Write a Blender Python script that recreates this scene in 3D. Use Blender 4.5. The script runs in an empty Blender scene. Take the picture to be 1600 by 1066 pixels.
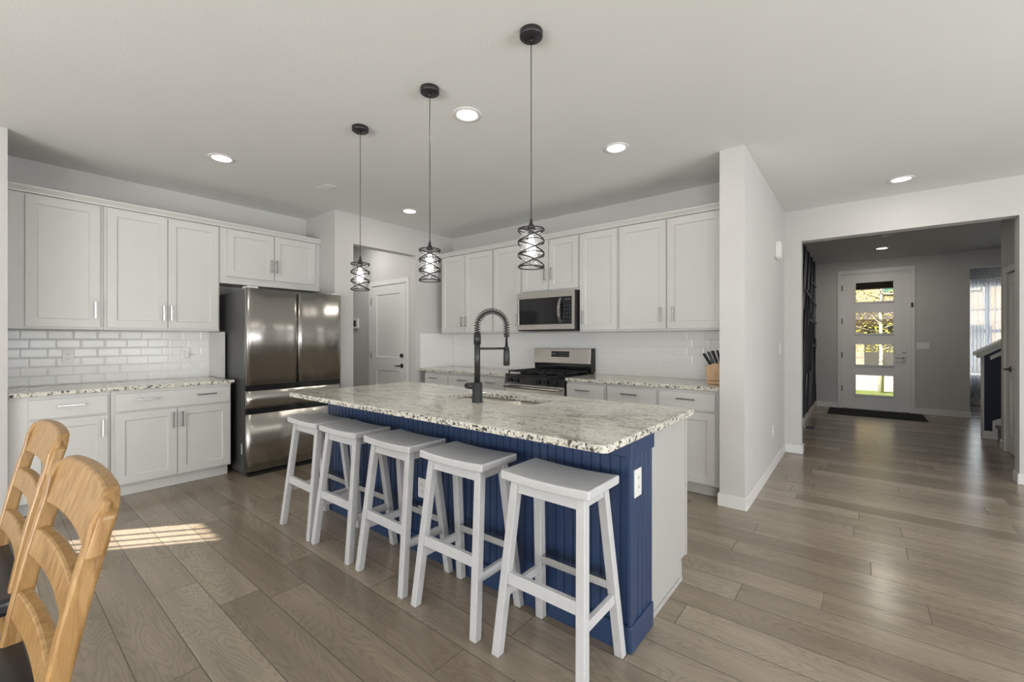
import bpy, bmesh, math, random
from math import sin, cos, pi, radians, sqrt
from mathutils import Vector, Matrix
random.seed(7)
SC = bpy.context.scene
COL = SC.collection

# ------------------------------------------------------------------ camera, sky, sun, daylight, exposure
cam_d = bpy.data.cameras.new('camera'); cam = bpy.data.objects.new('camera', cam_d); COL.objects.link(cam)
cam.location = (0, 0, 1.281); cam.rotation_euler = (radians(90), 0, radians(38.944))
cam_d.sensor_width = 36; cam_d.lens = 671.73/1600*36; cam_d.shift_y = -1.7/1600; cam_d.clip_start = .05
SC.camera = cam
SC.view_settings.view_transform = 'Standard'; SC.view_settings.look = 'None'
SC.view_settings.exposure = 0.76; SC.view_settings.gamma = 1; SC.view_settings.use_curve_mapping = False
w = bpy.data.worlds.new('sky'); SC.world = w; w.use_nodes = True
wn = w.node_tree; wn.nodes.clear()
bg = wn.nodes.new('ShaderNodeBackground'); out = wn.nodes.new('ShaderNodeOutputWorld')
sky = wn.nodes.new('ShaderNodeTexSky'); sky.sky_type = 'HOSEK_WILKIE'; sky.turbidity = 3
sky.sun_direction = (-.45, -.66, .55)
wn.links.new(sky.outputs[0], bg.inputs[0]); bg.inputs[1].default_value = 1.1
wn.links.new(bg.outputs[0], out.inputs[0])
SC.cycles.max_bounces = 9; SC.cycles.diffuse_bounces = 5; SC.cycles.glossy_bounces = 4; SC.cycles.transparent_max_bounces = 12
SC.cycles.sample_clamp_indirect = 4.0; SC.cycles.use_denoising = True; SC.cycles.caustics_reflective = False; SC.cycles.caustics_refractive = False

def lamp(name, kind, loc, rot, power, color=(1, 1, 1), **kw):
    d = bpy.data.lights.new(name, kind); d.energy = power; d.color = color
    for k, v in kw.items(): setattr(d, k, v)
    o = bpy.data.objects.new(name, d); o.location = loc; o.rotation_euler = rot; COL.objects.link(o)
    return o
SUN_H = Vector((.62, .785)).normalized()
SUN_D = Vector((SUN_H.x, SUN_H.y, -.88)).normalized()
s = lamp('sun', 'SUN', (0, -6, 8), (0, 0, 0), 10.0, (1, .92, .80), angle=radians(.6))
s.rotation_euler = SUN_D.to_track_quat('-Z', 'Y').to_euler()
# daylight entering at the windows behind and beside the camera (rectangles stand in the window openings)
DAY = (.90, .95, 1.0)
P = .40
lamp('daylight_back_window', 'AREA', (-1.6, -3.33, 1.35), (radians(90), 0, 0), 50*P, DAY, shape='RECTANGLE', size=2.4, size_y=1.9)
lamp('daylight_patio_door', 'AREA', (2.0, -3.33, 1.25), (radians(90), 0, 0), 50*P, DAY, shape='RECTANGLE', size=2.4, size_y=2.1)
lamp('daylight_side_window', 'AREA', (4.33, 1.8, 1.4), (radians(90), 0, radians(90)), 140*P, DAY, shape='RECTANGLE', size=3.0, size_y=1.8)
lamp('daylight_den_window', 'AREA', (1.935, 12.47, 1.45), (radians(90), 0, radians(180)), 10, (.85, .9, 1), shape='RECTANGLE', size=.93, size_y=1.8)
# upward fill added at the same windows to lift the ceiling, like ground bounce
lamp('bounce_fill_back', 'AREA', (-1.6, -3.36, 1.0), (radians(130), 0, 0), 185*P, (1, .985, .96), shape='RECTANGLE', size=2.4, size_y=1.2)
lamp('bounce_fill_patio', 'AREA', (2.0, -3.36, .9), (radians(130), 0, 0), 185*P, (1, .985, .96), shape='RECTANGLE', size=2.4, size_y=1.5)
lamp('bounce_fill_side', 'AREA', (4.38, 1.8, 1.1), (radians(130), 0, radians(90)), 195*P, (1, .985, .96), shape='RECTANGLE', size=3.0, size_y=1.1)

# ------------------------------------------------------------------ helpers
def wloc(o):
    v = Vector((0, 0, 0))
    while o: v = v + Vector(o.location); o = o.parent
    return v

class MB:
    def __init__(s): s.v = []; s.f = []; s.sm = []
    def add(s, vs, fs, smooth=False):
        n = len(s.v); s.v += [tuple(p) for p in vs]
        for f in fs: s.f.append(tuple(n+i for i in f)); s.sm.append(smooth)
        return s
    def hexa(s, p):
        return s.add(p, [(3, 2, 1, 0), (4, 5, 6, 7), (0, 1, 5, 4), (1, 2, 6, 5), (2, 3, 7, 6), (3, 0, 4, 7)])
    def box(s, x0, x1, y0, y1, z0, z1):
        x0, x1 = sorted((x0, x1)); y0, y1 = sorted((y0, y1)); z0, z1 = sorted((z0, z1))
        return s.hexa([(x0, y0, z0), (x1, y0, z0), (x1, y1, z0), (x0, y1, z0), (x0, y0, z1), (x1, y0, z1), (x1, y1, z1), (x0, y1, z1)])
    def bar(s, a, b, wx, wy):
        """four sided post from a to b with horizontal section wx by wy"""
        q = [(-wx/2, -wy/2), (wx/2, -wy/2), (wx/2, wy/2), (-wx/2, wy/2)]
        return s.hexa([(a[0]+i, a[1]+j, a[2]) for i, j in q]+[(b[0]+i, b[1]+j, b[2]) for i, j in q])
    def prism(s, poly, axis, a, b):
        """extrude a 2d polygon along an axis; polygon is in the other two axes in order"""
        def P(u, v, t): return {'x': (t, u, v), 'y': (u, t, v), 'z': (u, v, t)}[axis]
        n = len(poly)
        vs = [P(u, v, a) for u, v in poly]+[P(u, v, b) for u, v in poly]
        fs = [tuple(range(n)), tuple(range(2*n-1, n-1, -1))]+[(i, i+n, (i+1) % n+n, (i+1) % n) for i in range(n)]
        return s.add(vs, fs)
    def tube(s, path, r, seg=8, closed=False, caps=True):
        path = [Vector(p) for p in path]; n = len(path); vs = []; fs = []
        up = Vector((0, 0, 1)); prev = None
        for i, p in enumerate(path):
            if closed: t = path[(i+1) % n]-path[i-1]
            else: t = path[min(i+1, n-1)]-path[max(i-1, 0)]
            t.normalize()
            if prev is None:
                a = t.cross(up)
                if a.length < 1e-3: a = t.cross(Vector((1, 0, 0)))
            else:
                a = prev-t*prev.dot(t)
            a.normalize(); b = t.cross(a); prev = a
            rr = r[i] if isinstance(r, (list, tuple)) else r
            vs += [p+a*cos(2*pi*k/seg)*rr+b*sin(2*pi*k/seg)*rr for k in range(seg)]
        m = n if closed else n-1
        for i in range(m):
            for k in range(seg):
                j = (i+1) % n
                fs.append((i*seg+k, i*seg+(k+1) % seg, j*seg+(k+1) % seg, j*seg+k))
        s.add(vs, fs, True)
        if caps and not closed:
            s.add([vs[k] for k in range(seg)], [tuple(range(seg-1, -1, -1))]); s.add([vs[(n-1)*seg+k] for k in range(seg)], [tuple(range(seg))])
        return s
    def cyl(s, a, b, r, seg=20, r2=None):
        return s.tube([a, b], [r, r if r2 is None else r2], seg)
    def lathe(s, c, prof, seg=32, smooth=True):
        vs = []; fs = []
        for r, z in prof: vs += [(c[0]+r*cos(2*pi*k/seg), c[1]+r*sin(2*pi*k/seg), c[2]+z) for k in range(seg)]
        for i in range(len(prof)-1):
            for k in range(seg): fs.append((i*seg+k, i*seg+(k+1) % seg, (i+1)*seg+(k+1) % seg, (i+1)*seg+k))
        return s.add(vs, fs, smooth)
    def disc(s, c, r, seg=32, up=True):
        vs = [(c[0]+r*cos(2*pi*k/seg), c[1]+r*sin(2*pi*k/seg), c[2]) for k in range(seg)]
        return s.add(vs, [tuple(range(seg)) if up else tuple(range(seg-1, -1, -1))])
    def framed(s, O, U, N, w, h, t, rail, rec, rails=None):
        """shaker door: slab with a recessed flat centre. O lower corner of the back plane, U along, N outwards"""
        O, U, N = Vector(O), Vector(U), Vector(N); Z = Vector((0, 0, 1))
        def P(u, z, n): return O+U*u+Z*z+N*n
        holes = rails or [(rail, w-rail, rail, h-rail)]
        vs = [P(0, 0, 0), P(w, 0, 0), P(w, h, 0), P(0, h, 0), P(0, 0, t), P(w, 0, t), P(w, h, t), P(0, h, t)]
        s.add(vs, [(3, 2, 1, 0), (0, 1, 5, 4), (1, 2, 6, 5), (2, 3, 7, 6), (3, 0, 4, 7)])
        us = sorted({0, w} | {x for q in holes for x in q[:2]}); zs = sorted({0, h} | {x for q in holes for x in q[2:]})
        for i in range(len(us)-1):
            for j in range(len(zs)-1):
                cu, cz = (us[i]+us[i+1])/2, (zs[j]+zs[j+1])/2
                if any(q[0] < cu < q[1] and q[2] < cz < q[3] for q in holes): continue
                s.add([P(us[i], zs[j], t), P(us[i+1], zs[j], t), P(us[i+1], zs[j+1], t), P(us[i], zs[j+1], t)], [(0, 1, 2, 3)])
        if rec:
            for q in holes:
                e = .004
                a = [P(q[0], q[2], t), P(q[1], q[2], t), P(q[1], q[3], t), P(q[0], q[3], t)]
                b = [P(q[0]+e, q[2]+e, t-rec), P(q[1]-e, q[2]+e, t-rec), P(q[1]-e, q[3]-e, t-rec), P(q[0]+e, q[3]-e, t-rec)]
                s.add(a+b, [(4, 5, 6, 7), (0, 1, 5, 4), (1, 2, 6, 5), (2, 3, 7, 6), (3, 0, 4, 7)])
        return s
    def build(s, name, mat, parent=None, bevel=0, local=False, loc=None, label=None, weld=True, seg=2):
        me = bpy.data.meshes.new(name)
        if parent is not None:
            off = Vector((0, 0, 0)) if local else wloc(parent)
        elif loc is not None: off = Vector(loc) if not local else Vector((0, 0, 0))
        else:
            xs = [p[0] for p in s.v]; ys = [p[1] for p in s.v]; zs = [p[2] for p in s.v]
            off = Vector(((min(xs)+max(xs))/2, (min(ys)+max(ys))/2, min(zs))); loc = off
        me.from_pydata([(p[0]-off.x, p[1]-off.y, p[2]-off.z) for p in s.v], [], s.f)
        for p, b in zip(me.polygons, s.sm): p.use_smooth = b
        bm = bmesh.new(); bm.from_mesh(me)
        if weld: bmesh.ops.remove_doubles(bm, verts=bm.verts, dist=1e-5)
        bmesh.ops.recalc_face_normals(bm, faces=bm.faces)
        bm.to_mesh(me); bm.free()
        me.materials.append(mat)
        o = bpy.data.objects.new(name, me); COL.objects.link(o)
        if parent is not None: o.parent = parent
        else: o.location = loc
        if bevel:
            m = o.modifiers.new('bevel', 'BEVEL'); m.width = bevel; m.segments = seg; m.limit_method = 'ANGLE'; m.angle_limit = radians(40)
            m.harden_normals = False
        if label: o['label'] = label
        return o

def tag(o, label=None, cat=None, group=None, kind=None):
    if label: o['label'] = label
    if cat: o['category'] = cat
    if group: o['group'] = group
    if kind: o['kind'] = kind
    return o
def thing(name, loc, label, cat, group=None, kind=None, rz=0):
    o = bpy.data.objects.new(name, None); COL.objects.link(o); o.location = loc; o.rotation_euler = (0, 0, rz); o.empty_display_size = .1
    return tag(o, label, cat, group, kind)
def copy_tree(o, parent=None):
    c = o.copy(); COL.objects.link(c)
    if parent is not None: c.parent = parent
    for ch in list(o.children): copy_tree(ch, c)
    return c
def struct(name, mb, m, label=None, cat='wall', bevel=0, loc=(0, 0, 0)):
    o = mb.build(name, m, loc=loc, bevel=bevel); return tag(o, label, cat, None, 'structure')

# ------------------------------------------------------------------ materials
class NT:
    def __init__(s, m): s.t = m.node_tree; s.n = s.t.nodes; s.l = s.t.links
    def __call__(s, typ, ins=None, **kw):
        n = s.n.new('ShaderNode'+typ)
        for k, v in kw.items(): setattr(n, k, v)
        for k, v in (ins or {}).items():
            if isinstance(v, bpy.types.NodeSocket): s.l.new(v, n.inputs[k])
            else: n.inputs[k].default_value = v
        return n
    def math(s, op, a, b=0., c=0.): return s('Math', {0: a, 1: b, 2: c}, operation=op).outputs[0]
    def ramp(s, fac, stops, interp='LINEAR'):
        n = s('ValToRGB', {0: fac}); r = n.color_ramp; r.interpolation = interp
        while len(r.elements) < len(stops): r.elements.new(.5)
        for e, (p, c) in zip(r.elements, stops): e.position = p; e.color = (*c, 1) if len(c) == 3 else c
        return n.outputs[0]
    def mix(s, f, a, b, blend='MIX'):
        n = s('Mix', data_type='RGBA', blend_type=blend)
        for i, v in ((0, f), (6, a), (7, b)):
            if isinstance(v, bpy.types.NodeSocket): s.l.new(v, n.inputs[i])
            else: n.inputs[i].default_value = (*v, 1) if isinstance(v, tuple) and len(v) == 3 else v
        return n.outputs[2]
def newmat(name):
    m = bpy.data.materials.new(name); m.use_nodes = True; nt = NT(m); b = nt.n['Principled BSDF']; return m, nt, b
def g(v): return tuple(((c/255)/12.92 if c/255 < .04045 else ((c/255+.055)/1.055)**2.4) for c in v)
def plain(name, col, rough=.5, metal=0, noise=0, nscale=20, bump=0, bscale=200, spec=.5, emit=None, es=0):
    m, n, b = newmat(name)
    b.inputs['Roughness'].default_value = rough; b.inputs['Metallic'].default_value = metal; b.inputs['Specular IOR Level'].default_value = spec
    tc = n('TexCoord').outputs['Object']
    nz = n('TexNoise', {'Vector': tc, 'Scale': nscale, 'Detail': 3})
    lo = tuple(c*(1-noise) for c in col); hi = tuple(min(1, c*(1+noise)) for c in col)
    c = n.ramp(nz.outputs[0], [(.3, lo), (.7, hi)]); n.l.new(c, b.inputs['Base Color'])
    if bump:
        bz = n('TexNoise', {'Vector': tc, 'Scale': bscale, 'Detail': 2})
        bp = n('Bump', {'Height': bz.outputs[0], 'Strength': bump, 'Distance': .002}); n.l.new(bp.outputs[0], b.inputs['Normal'])
    if emit: b.inputs['Emission Color'].default_value = (*emit, 1); b.inputs['Emission Strength'].default_value = es
    return m
M = {}
M['wall'] = plain('wall_paint', (.565, .558, .545), .7, noise=.015, nscale=3, bump=.25, bscale=160)
M['wall_foyer'] = M['wall']
M['ceiling'] = plain('ceiling_paint', (.75, .76, .75), .85, noise=.01, nscale=2, bump=.4, bscale=90)
M['trim'] = plain('trim_white', (.72, .72, .70), .4, noise=.01)
M['cab'] = plain('cabinet_paint', (.60, .598, .58), .38, noise=.01, nscale=5)
M['toe'] = plain('toe_kick_paint', (.66, .655, .63), .5, noise=.01)
M['nickel'] = plain('brushed_nickel', (.50, .49, .47), .20, 1, noise=.05, nscale=80)
M['dark_nickel'] = plain('dark_nickel', (.16, .155, .15), .32, 1, noise=.05)
M['black'] = plain('matte_black', (.018, .018, .020), .38, 0, noise=.1)
M['black_metal'] = plain('black_metal', (.022, .022, .024), .35, .3, noise=.1)
M['gloss_black'] = plain('gloss_black', (.010, .010, .012), .08, noise=.05)
M['dark_gap'] = plain('dark_plastic', (.012, .012, .012), .5, noise=.1)
M['fridge_side'] = plain('fridge_side_grey', (.085, .085, .083), .42, .2, noise=.05, nscale=4)
M['blue'] = plain('navy_island_paint', (.027, .052, .122), .33, noise=.04, nscale=6)
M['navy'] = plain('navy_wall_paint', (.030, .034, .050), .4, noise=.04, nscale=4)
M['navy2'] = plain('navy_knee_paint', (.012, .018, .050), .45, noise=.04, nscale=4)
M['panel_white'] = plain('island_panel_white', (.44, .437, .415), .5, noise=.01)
M['stool'] = plain('stool_white', (.56, .565, .575), .38, noise=.03, nscale=25, bump=.1, bscale=120)
M['tile'] = plain('glazed_tile', (.77, .77, .765), .15, noise=.02, nscale=2, bump=.12, bscale=9, spec=.22)
M['grout'] = plain('grout', (.68, .675, .66), .85, noise=.03)
M['plate'] = plain('switch_plate', (.76, .76, .74), .35, noise=.01)
M['slot'] = plain('outlet_slot', (.05, .05, .05), .6, noise=.1)
M['rubber'] = plain('doormat_rubber', (.010, .010, .011), .9, noise=.3, nscale=60, bump=1, bscale=300)
M['carpet'] = plain('stair_carpet', (.26, .25, .235), .95, noise=.15, nscale=150, bump=1, bscale=300)
M['cast'] = plain('cast_iron', (.012, .012, .012), .65, noise=.3, nscale=80, bump=.4, bscale=200)
M['seat_black'] = plain('black_seat', (.012, .012, .015), .35, noise=.2, nscale=30)
M['foil'] = plain('label_white', (.7, .7, .7), .5, noise=.02)
M['lens'] = plain('lamp_lens', (.9, .9, .85), .5, noise=.0, emit=(1, .96, .86), es=9)
M['bulb'] = plain('bulb', (.9, .9, .9), .4, emit=(1, .97, .92), es=2.4)
M['concrete'] = plain('concrete', (.40, .39, .36), .9, noise=.08, nscale=1.5)
M['lawn'] = plain('lawn', (.16, .20, .05), .95, noise=.4, nscale=6, bump=1, bscale=30)
M['bark'] = plain('pale_bark', (.55, .50, .42), .8, noise=.2, nscale=20)
M['siding'] = plain('tan_siding', (.36, .28, .20), .8, noise=.05, nscale=1)
M['roof'] = plain('roof_shingle', (.10, .085, .08), .9, noise=.3, nscale=8)
M['hgl'] = plain('far_window_glass', (.10, .22, .20), .1, noise=.3, nscale=2)  # greenish reflection put into the pane colour
M['soffit'] = plain('porch_paint', (.06, .055, .05), .7, noise=.1)
M['screen'] = plain('display_glass', (.012, .013, .016), .12, noise=.2, nscale=40)
M['digits'] = plain('display_marks', (.08, .082, .09), .4, noise=.05)

def m_stainless(name, base, rough, wav, vert=True):
    m, n, b = newmat(name); b.inputs['Metallic'].default_value = 1; b.inputs['Roughness'].default_value = rough
    tc = n('TexCoord').outputs['Object']
    mp = n('Mapping', {'Vector': tc, 'Scale': (300, 300, 3) if vert else (3, 3, 300)})
    nz = n('TexNoise', {'Vector': mp.outputs[0], 'Scale': 1, 'Detail': 2})
    n.l.new(n.ramp(nz.outputs[0], [(.3, tuple(c*.975 for c in base)), (.7, tuple(min(1, c*1.02) for c in base))]), b.inputs['Base Color'])
    
    mp2 = n('Mapping', {'Vector': tc, 'Scale': (1, 4., .7)})
    wz = n('TexNoise', {'Vector': mp2.outputs[0], 'Scale': 1.0, 'Detail': 1})
    bp = n('Bump', {'Height': wz.outputs[0], 'Strength': 1, 'Distance': wav}); n.l.new(bp.outputs[0], b.inputs['Normal'])
    return m
M['steel'] = m_stainless('stainless_fridge', (.50, .485, .46), .27, .030)
M['steel2'] = m_stainless('stainless_appliance', (.60, .575, .54), .26, .003, False)
M['basin'] = m_stainless('stainless_basin', (.88, .83, .75), .45, .0, False)

def m_floor():
    m, n, b = newmat('oak_plank_floor')
    tc = n('TexCoord').outputs['Object']; sp = n('SeparateXYZ', {0: tc}); X, Y = sp.outputs[0], sp.outputs[1]
    Wd, L = .1785, 1.27
    r = n.math('DIVIDE', n.math('SUBTRACT', Y, .367), Wd); row = n.math('FLOOR', r); fr = n.math('FRACT', r)
    h = n('TexWhiteNoise', {'W': row}, noise_dimensions='1D').outputs[0]
    c = n.math('DIVIDE', n.math('ADD', X, n.math('MULTIPLY', h, L)), L); col = n.math('FLOOR', c); fc = n.math('FRACT', c)
    idv = n('CombineXYZ', {0: row, 1: col}).outputs[0]
    wn_ = n('TexWhiteNoise', {'Vector': idv}, noise_dimensions='3D'); rnd = wn_.outputs[0]
    # seams
    dy = n.math('MULTIPLY', n.math('MINIMUM', fr, n.math('SUBTRACT', 1, fr)), Wd); dx = n.math('MULTIPLY', n.math('MINIMUM', fc, n.math('SUBTRACT', 1, fc)), L)
    seam = n.math('MINIMUM', dy, dx); sm = n('MapRange', {0: seam, 1: .0006, 2: .0028, 3: 0., 4: 1.}).outputs[0]
    # grain
    cx = n.math('ADD', X, n.math('MULTIPLY', rnd, 37.)); 
    gv = n('CombineXYZ', {0: n.math('MULTIPLY', cx, 1.1), 1: n.math('MULTIPLY', Y, 6.5), 2: n.math('MULTIPLY', rnd, 50.)}).outputs[0]
    base = n('TexNoise', {'Vector': gv, 'Scale': 1.35, 'Detail': 1.5, 'Roughness': .45, 'Distortion': .25}).outputs[0]
    jag = n('TexNoise', {'Vector': n('CombineXYZ', {0: n.math('MULTIPLY', cx, 9.), 1: n.math('MULTIPLY', Y, 45.), 2: rnd}).outputs[0], 'Scale': 1., 'Detail': 2}).outputs[0]
    rings = n.math('FRACT', n.math('MULTIPLY_ADD', base, 24., n.math('MULTIPLY', jag, .55)))
    rings = n.math('ABSOLUTE', n.math('SUBTRACT', rings, .5))
    fv = n('CombineXYZ', {0: n.math('MULTIPLY', cx, 1.5), 1: n.math('MULTIPLY', Y, 90.), 2: rnd}).outputs[0]
    fine = n('TexNoise', {'Vector': fv, 'Scale': 1., 'Detail': 3}).outputs[0]
    bv = n('CombineXYZ', {0: n.math('MULTIPLY', cx, .8), 1: n.math('MULTIPLY', Y, 5.), 2: n.math('MULTIPLY', rnd, 9.)}).outputs[0]
    blot = n('TexNoise', {'Vector': bv, 'Scale': 1.5, 'Detail': 3}).outputs[0]
    tone = n.ramp(rnd, [(0., (.235, .190, .141)), (.35, (.285, .235, .178)), (.7, (.325, .270, .207)), (1., (.375, .317, .248))])
    c1 = tone
    c1 = n.mix(n.math('MULTIPLY', n('MapRange', {0: rings, 1: .0, 2: .32, 3: 1., 4: 0.}).outputs[0], .26), c1, (.12, .092, .068))
    c2 = n.mix(.16, c1, n.ramp(fine, [(.3, (.62, .62, .62)), (.7, (1.2, 1.2, 1.2))]), 'MULTIPLY')
    c3 = n.mix(.8, c2, n.ramp(blot, [(.3, (.78, .78, .78)), (.7, (1.15, 1.15, 1.15))]), 'MULTIPLY')
    c4 = n.mix(sm, (.10, .08, .06), c3)
    n.l.new(c4, b.inputs['Base Color'])
    n.l.new(n.math('MULTIPLY_ADD', fine, .08, .19), b.inputs['Roughness'])
    hgt = n.math('ADD', n.math('MULTIPLY', sm, 1.), n.math('MULTIPLY', fine, .12))
    bp = n('Bump', {'Height': hgt, 'Strength': .35, 'Distance': .001}); n.l.new(bp.outputs[0], b.inputs['Normal'])
    return m
M['floor'] = m_floor()

def m_granite(name, edge=False):
    m, n, b = newmat(name)
    tc = n('TexCoord').outputs['Object']
    mp = n('Mapping', {'Vector': tc, 'Rotation': (0, 0, .35), 'Scale': (1, 2.4, 2.4)})
    a = n('TexNoise', {'Vector': mp.outputs[0], 'Scale': 5, 'Detail': 8, 'Roughness': .68, 'Distortion': 1.2}).outputs[0]
    c = n.ramp(a, [(.28, (.27, .265, .225)), (.42, (.46, .44, .38)), (.5, (.66, .635, .56)), (.62, (.70, .67, .59)), (.78, (.46, .40, .33))])
    s1 = n('TexNoise', {'Vector': mp.outputs[0], 'Scale': 26, 'Detail': 5, 'Roughness': .7, 'Distortion': .8}).outputs[0]
    c = n.mix(n('MapRange', {0: s1, 1: .57, 2: .66, 3: 0., 4: .8}).outputs[0], c, (.085, .085, .072))
    s2 = n('TexNoise', {'Vector': tc, 'Scale': 75, 'Detail': 2, 'Roughness': .6}).outputs[0]
    c = n.mix(n('MapRange', {0: s2, 1: .60, 2: .68, 3: 0., 4: .75}).outputs[0], c, (.05, .05, .045))
    s3 = n('TexNoise', {'Vector': tc, 'Scale': 48, 'Detail': 3}).outputs[0]
    c = n.mix(n('MapRange', {0: s3, 1: .56, 2: .66, 3: 0., 4: .7}).outputs[0], c, (.80, .78, .72))
    # chips of the sawn edge read darker and coarser
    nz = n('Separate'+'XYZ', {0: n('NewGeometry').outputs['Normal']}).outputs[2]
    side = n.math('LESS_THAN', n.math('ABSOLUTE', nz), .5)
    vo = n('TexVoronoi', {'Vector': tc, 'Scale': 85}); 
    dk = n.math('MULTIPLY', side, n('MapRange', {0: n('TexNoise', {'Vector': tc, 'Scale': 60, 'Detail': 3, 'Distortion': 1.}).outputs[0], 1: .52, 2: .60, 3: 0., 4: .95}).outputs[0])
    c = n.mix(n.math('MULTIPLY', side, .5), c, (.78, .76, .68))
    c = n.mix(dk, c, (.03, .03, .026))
    n.l.new(c, b.inputs['Base Color']); b.inputs['Roughness'].default_value = .10; b.inputs['Specular IOR Level'].default_value = .5
    return m
M['granite'] = m_granite('granite')

def m_wood(name, c0, c1, c2, sc=(3, 3, 1.), rough=.35):
    m, n, b = newmat(name)
    tc = n('TexCoord').outputs['Object']; mp = n('Mapping', {'Vector': tc, 'Scale': sc})
    a = n('TexNoise', {'Vector': mp.outputs[0], 'Scale': 9, 'Detail': 5, 'Distortion': .8}).outputs[0]
    mp2 = n('Mapping', {'Vector': tc, 'Scale': tuple(14*k for k in sc)}); f = n('TexNoise', {'Vector': mp2.outputs[0], 'Scale': 9, 'Detail': 3}).outputs[0]
    c = n.ramp(a, [(.25, c0), (.5, c1), (.75, c2)])
    c = n.mix(.35, c, n.ramp(f, [(.3, (.6, .55, .5)), (.7, (1.1, 1.1, 1.1))]), 'MULTIPLY')
    n.l.new(c, b.inputs['Base Color']); b.inputs['Roughness'].default_value = rough
    return m
M['honey'] = m_wood('honey_wood', (.22, .115, .036), (.36, .205, .072), (.46, .29, .125), (8, 8, 1.2))
M['block'] = m_wood('beech_block', (.42, .24, .11), (.56, .35, .18), (.66, .45, .26), (9, 9, 1.))

def m_glassy(name, kind):
    m, n, b = newmat(name); o = n.n['Material Output']
    tc = n('TexCoord').outputs['Object']
    if kind == 'pane':
        tr = n('BsdfTransparent', {'Color': (.93, .95, .94, 1)}); gl = n('BsdfGlossy', {'Roughness': .02})
        lw = n('LayerWeight', {'Blend': .12}); mx = n('MixShader', {0: n.math('MULTIPLY', lw.outputs[0], .6), 1: tr.outputs[0], 2: gl.outputs[0]})
    elif kind == 'crackle':
        vo = n('TexVoronoi', {'Vector': tc, 'Scale': 150}); nz = n('TexNoise', {'Vector': tc, 'Scale': 120, 'Detail': 2})
        bp = n('Bump', {'Height': nz.outputs[0], 'Strength': 1, 'Distance': .003})
        tr = n('BsdfTransparent', {'Color': (.97, .97, .97, 1)}); gl = n('BsdfGlossy', {'Roughness': .12, 'Normal': bp.outputs[0]})
        tl = n('BsdfTranslucent', {'Color': (.9, .9, .9, 1), 'Normal': bp.outputs[0]})
        m1 = n('MixShader', {0: .45, 1: gl.outputs[0], 2: tl.outputs[0]})
        f = n.ramp(nz.outputs[0], [(.4, (.12, .12, .12)), (.65, (.42, .42, .42))])
        mx = n('MixShader', {0: f, 1: tr.outputs[0], 2: m1.outputs[0]})
    else:
        wv = n('TexWave', {'Vector': tc, 'Scale': 6., 'Distortion': 2., 'Detail': 2}, wave_type='BANDS', bands_direction='X')
        tr = n('BsdfTransparent', {'Color': (1, 1, 1, 1)}); tl = n('BsdfTranslucent', {'Color': (.82, .82, .86, 1)}); df = n('BsdfDiffuse', {'Color': (.75, .75, .78, 1)})
        m1 = n('MixShader', {0: .4, 1: tl.outputs[0], 2: df.outputs[0]})
        mx = n('MixShader', {0: n.ramp(wv.outputs[0], [(0, (.35, .35, .35)), (1, (.8, .8, .8))]), 1: tr.outputs[0], 2: m1.outputs[0]})
    n.l.new(mx.outputs[0], o.inputs[0]); return m
M['pane'] = m_glassy('window_pane', 'pane'); M['crackle'] = m_glassy('crackled_glass', 'crackle'); M['sheer'] = m_glassy('sheer_fabric', 'sheer')

def m_leaf():
    m, n, b = newmat('autumn_leaves'); tc = n('TexCoord').outputs['Object']
    a = n('TexNoise', {'Vector': tc, 'Scale': 2.5, 'Detail': 3}).outputs[0]
    n.l.new(n.ramp(a, [(.3, (.16, .20, .03)), (.5, (.42, .36, .05)), (.7, (.62, .45, .08))]), b.inputs['Base Color']); b.inputs['Roughness'].default_value = .7
    return m
M['leaf'] = m_leaf()
def m_stone():
    m, n, b = newmat('house_stone'); tc = n('TexCoord').outputs['Object']
    mp = n('Mapping', {'Vector': tc, 'Rotation': (radians(90), 0, 0)})
    br = n('TexBrick', {'Vector': mp.outputs[0], 'Color1': (.30, .20, .15, 1), 'Color2': (.42, .33, .25, 1), 'Mortar': (.45, .40, .33, 1), 'Scale': 1., 'Brick Width': .5, 'Row Height': .18, 'Mortar Size': .015})
    n.l.new(br.outputs[0], b.inputs['Base Color']); b.inputs['Roughness'].default_value = .9; return m
M['stone'] = m_stone()

# ------------------------------------------------------------------ room shell
C = 2.743; LX = -5.244; PX = -4.572; RY = 4.306; SX0, SX1, SY = -.843, -.669, 3.602; FY = 5.804; BY = 10.209
struct('floor', MB().box(-7.2, 6.2, -3.6, 12.5, -.15, 0), M['floor'], 'grey brown oak plank floor running through kitchen and hall', 'floor')
struct('ceiling', MB().box(-7.2, 6.2, -.03, 12.7, C, C+.2).box(-4.73, 4.5, -3.5, -.03, C, C+.2), M['ceiling'], 'smooth pale ceiling above the kitchen and hall', 'ceiling')
struct('wall_left', MB().box(LX-.15, LX, .12, 2.6, 0, C), M['wall'], 'pale wall behind the refrigerator and left cabinets')
# dining side wall with a window, its kitchen end shows as the strip at the left edge
mb = MB(); X0, X1 = LX-.15, -4.578
mb.box(X0, X1, -.03, .12, 0, C); X0 = -4.73
mb.box(X0, X1, -.30, -.03, 0, C).box(X0, X1, -3.6, -1.0, 0, C).box(X0, X1, -1.0, -.30, 0, .95).box(X0, X1, -1.0, -.30, 2.32, C)
struct('wall_dining', mb, M['wall'], 'pale wall end at the left edge beside the kitchen cabinets')
struct('wall_pantry', MB().box(LX-.15, PX, 2.498, 2.725, 0, C).box(PX-.12, PX, 2.725, 3.622, 2.398, C).box(PX-.12, PX, 3.622, RY, 0, C), M['wall'], 'pale wall with the wide opening to the rear entry hall')
struct('wall_entry', MB().box(-7.2, -5.60, 3.645, 3.78, 0, C).box(-4.79, PX-.12, 3.645, 3.78, 0, C).box(-5.60, -4.79, 3.645, 3.78, 2.06, C), M['wall'], 'pale wall of the rear entry around the white panel door')
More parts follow.
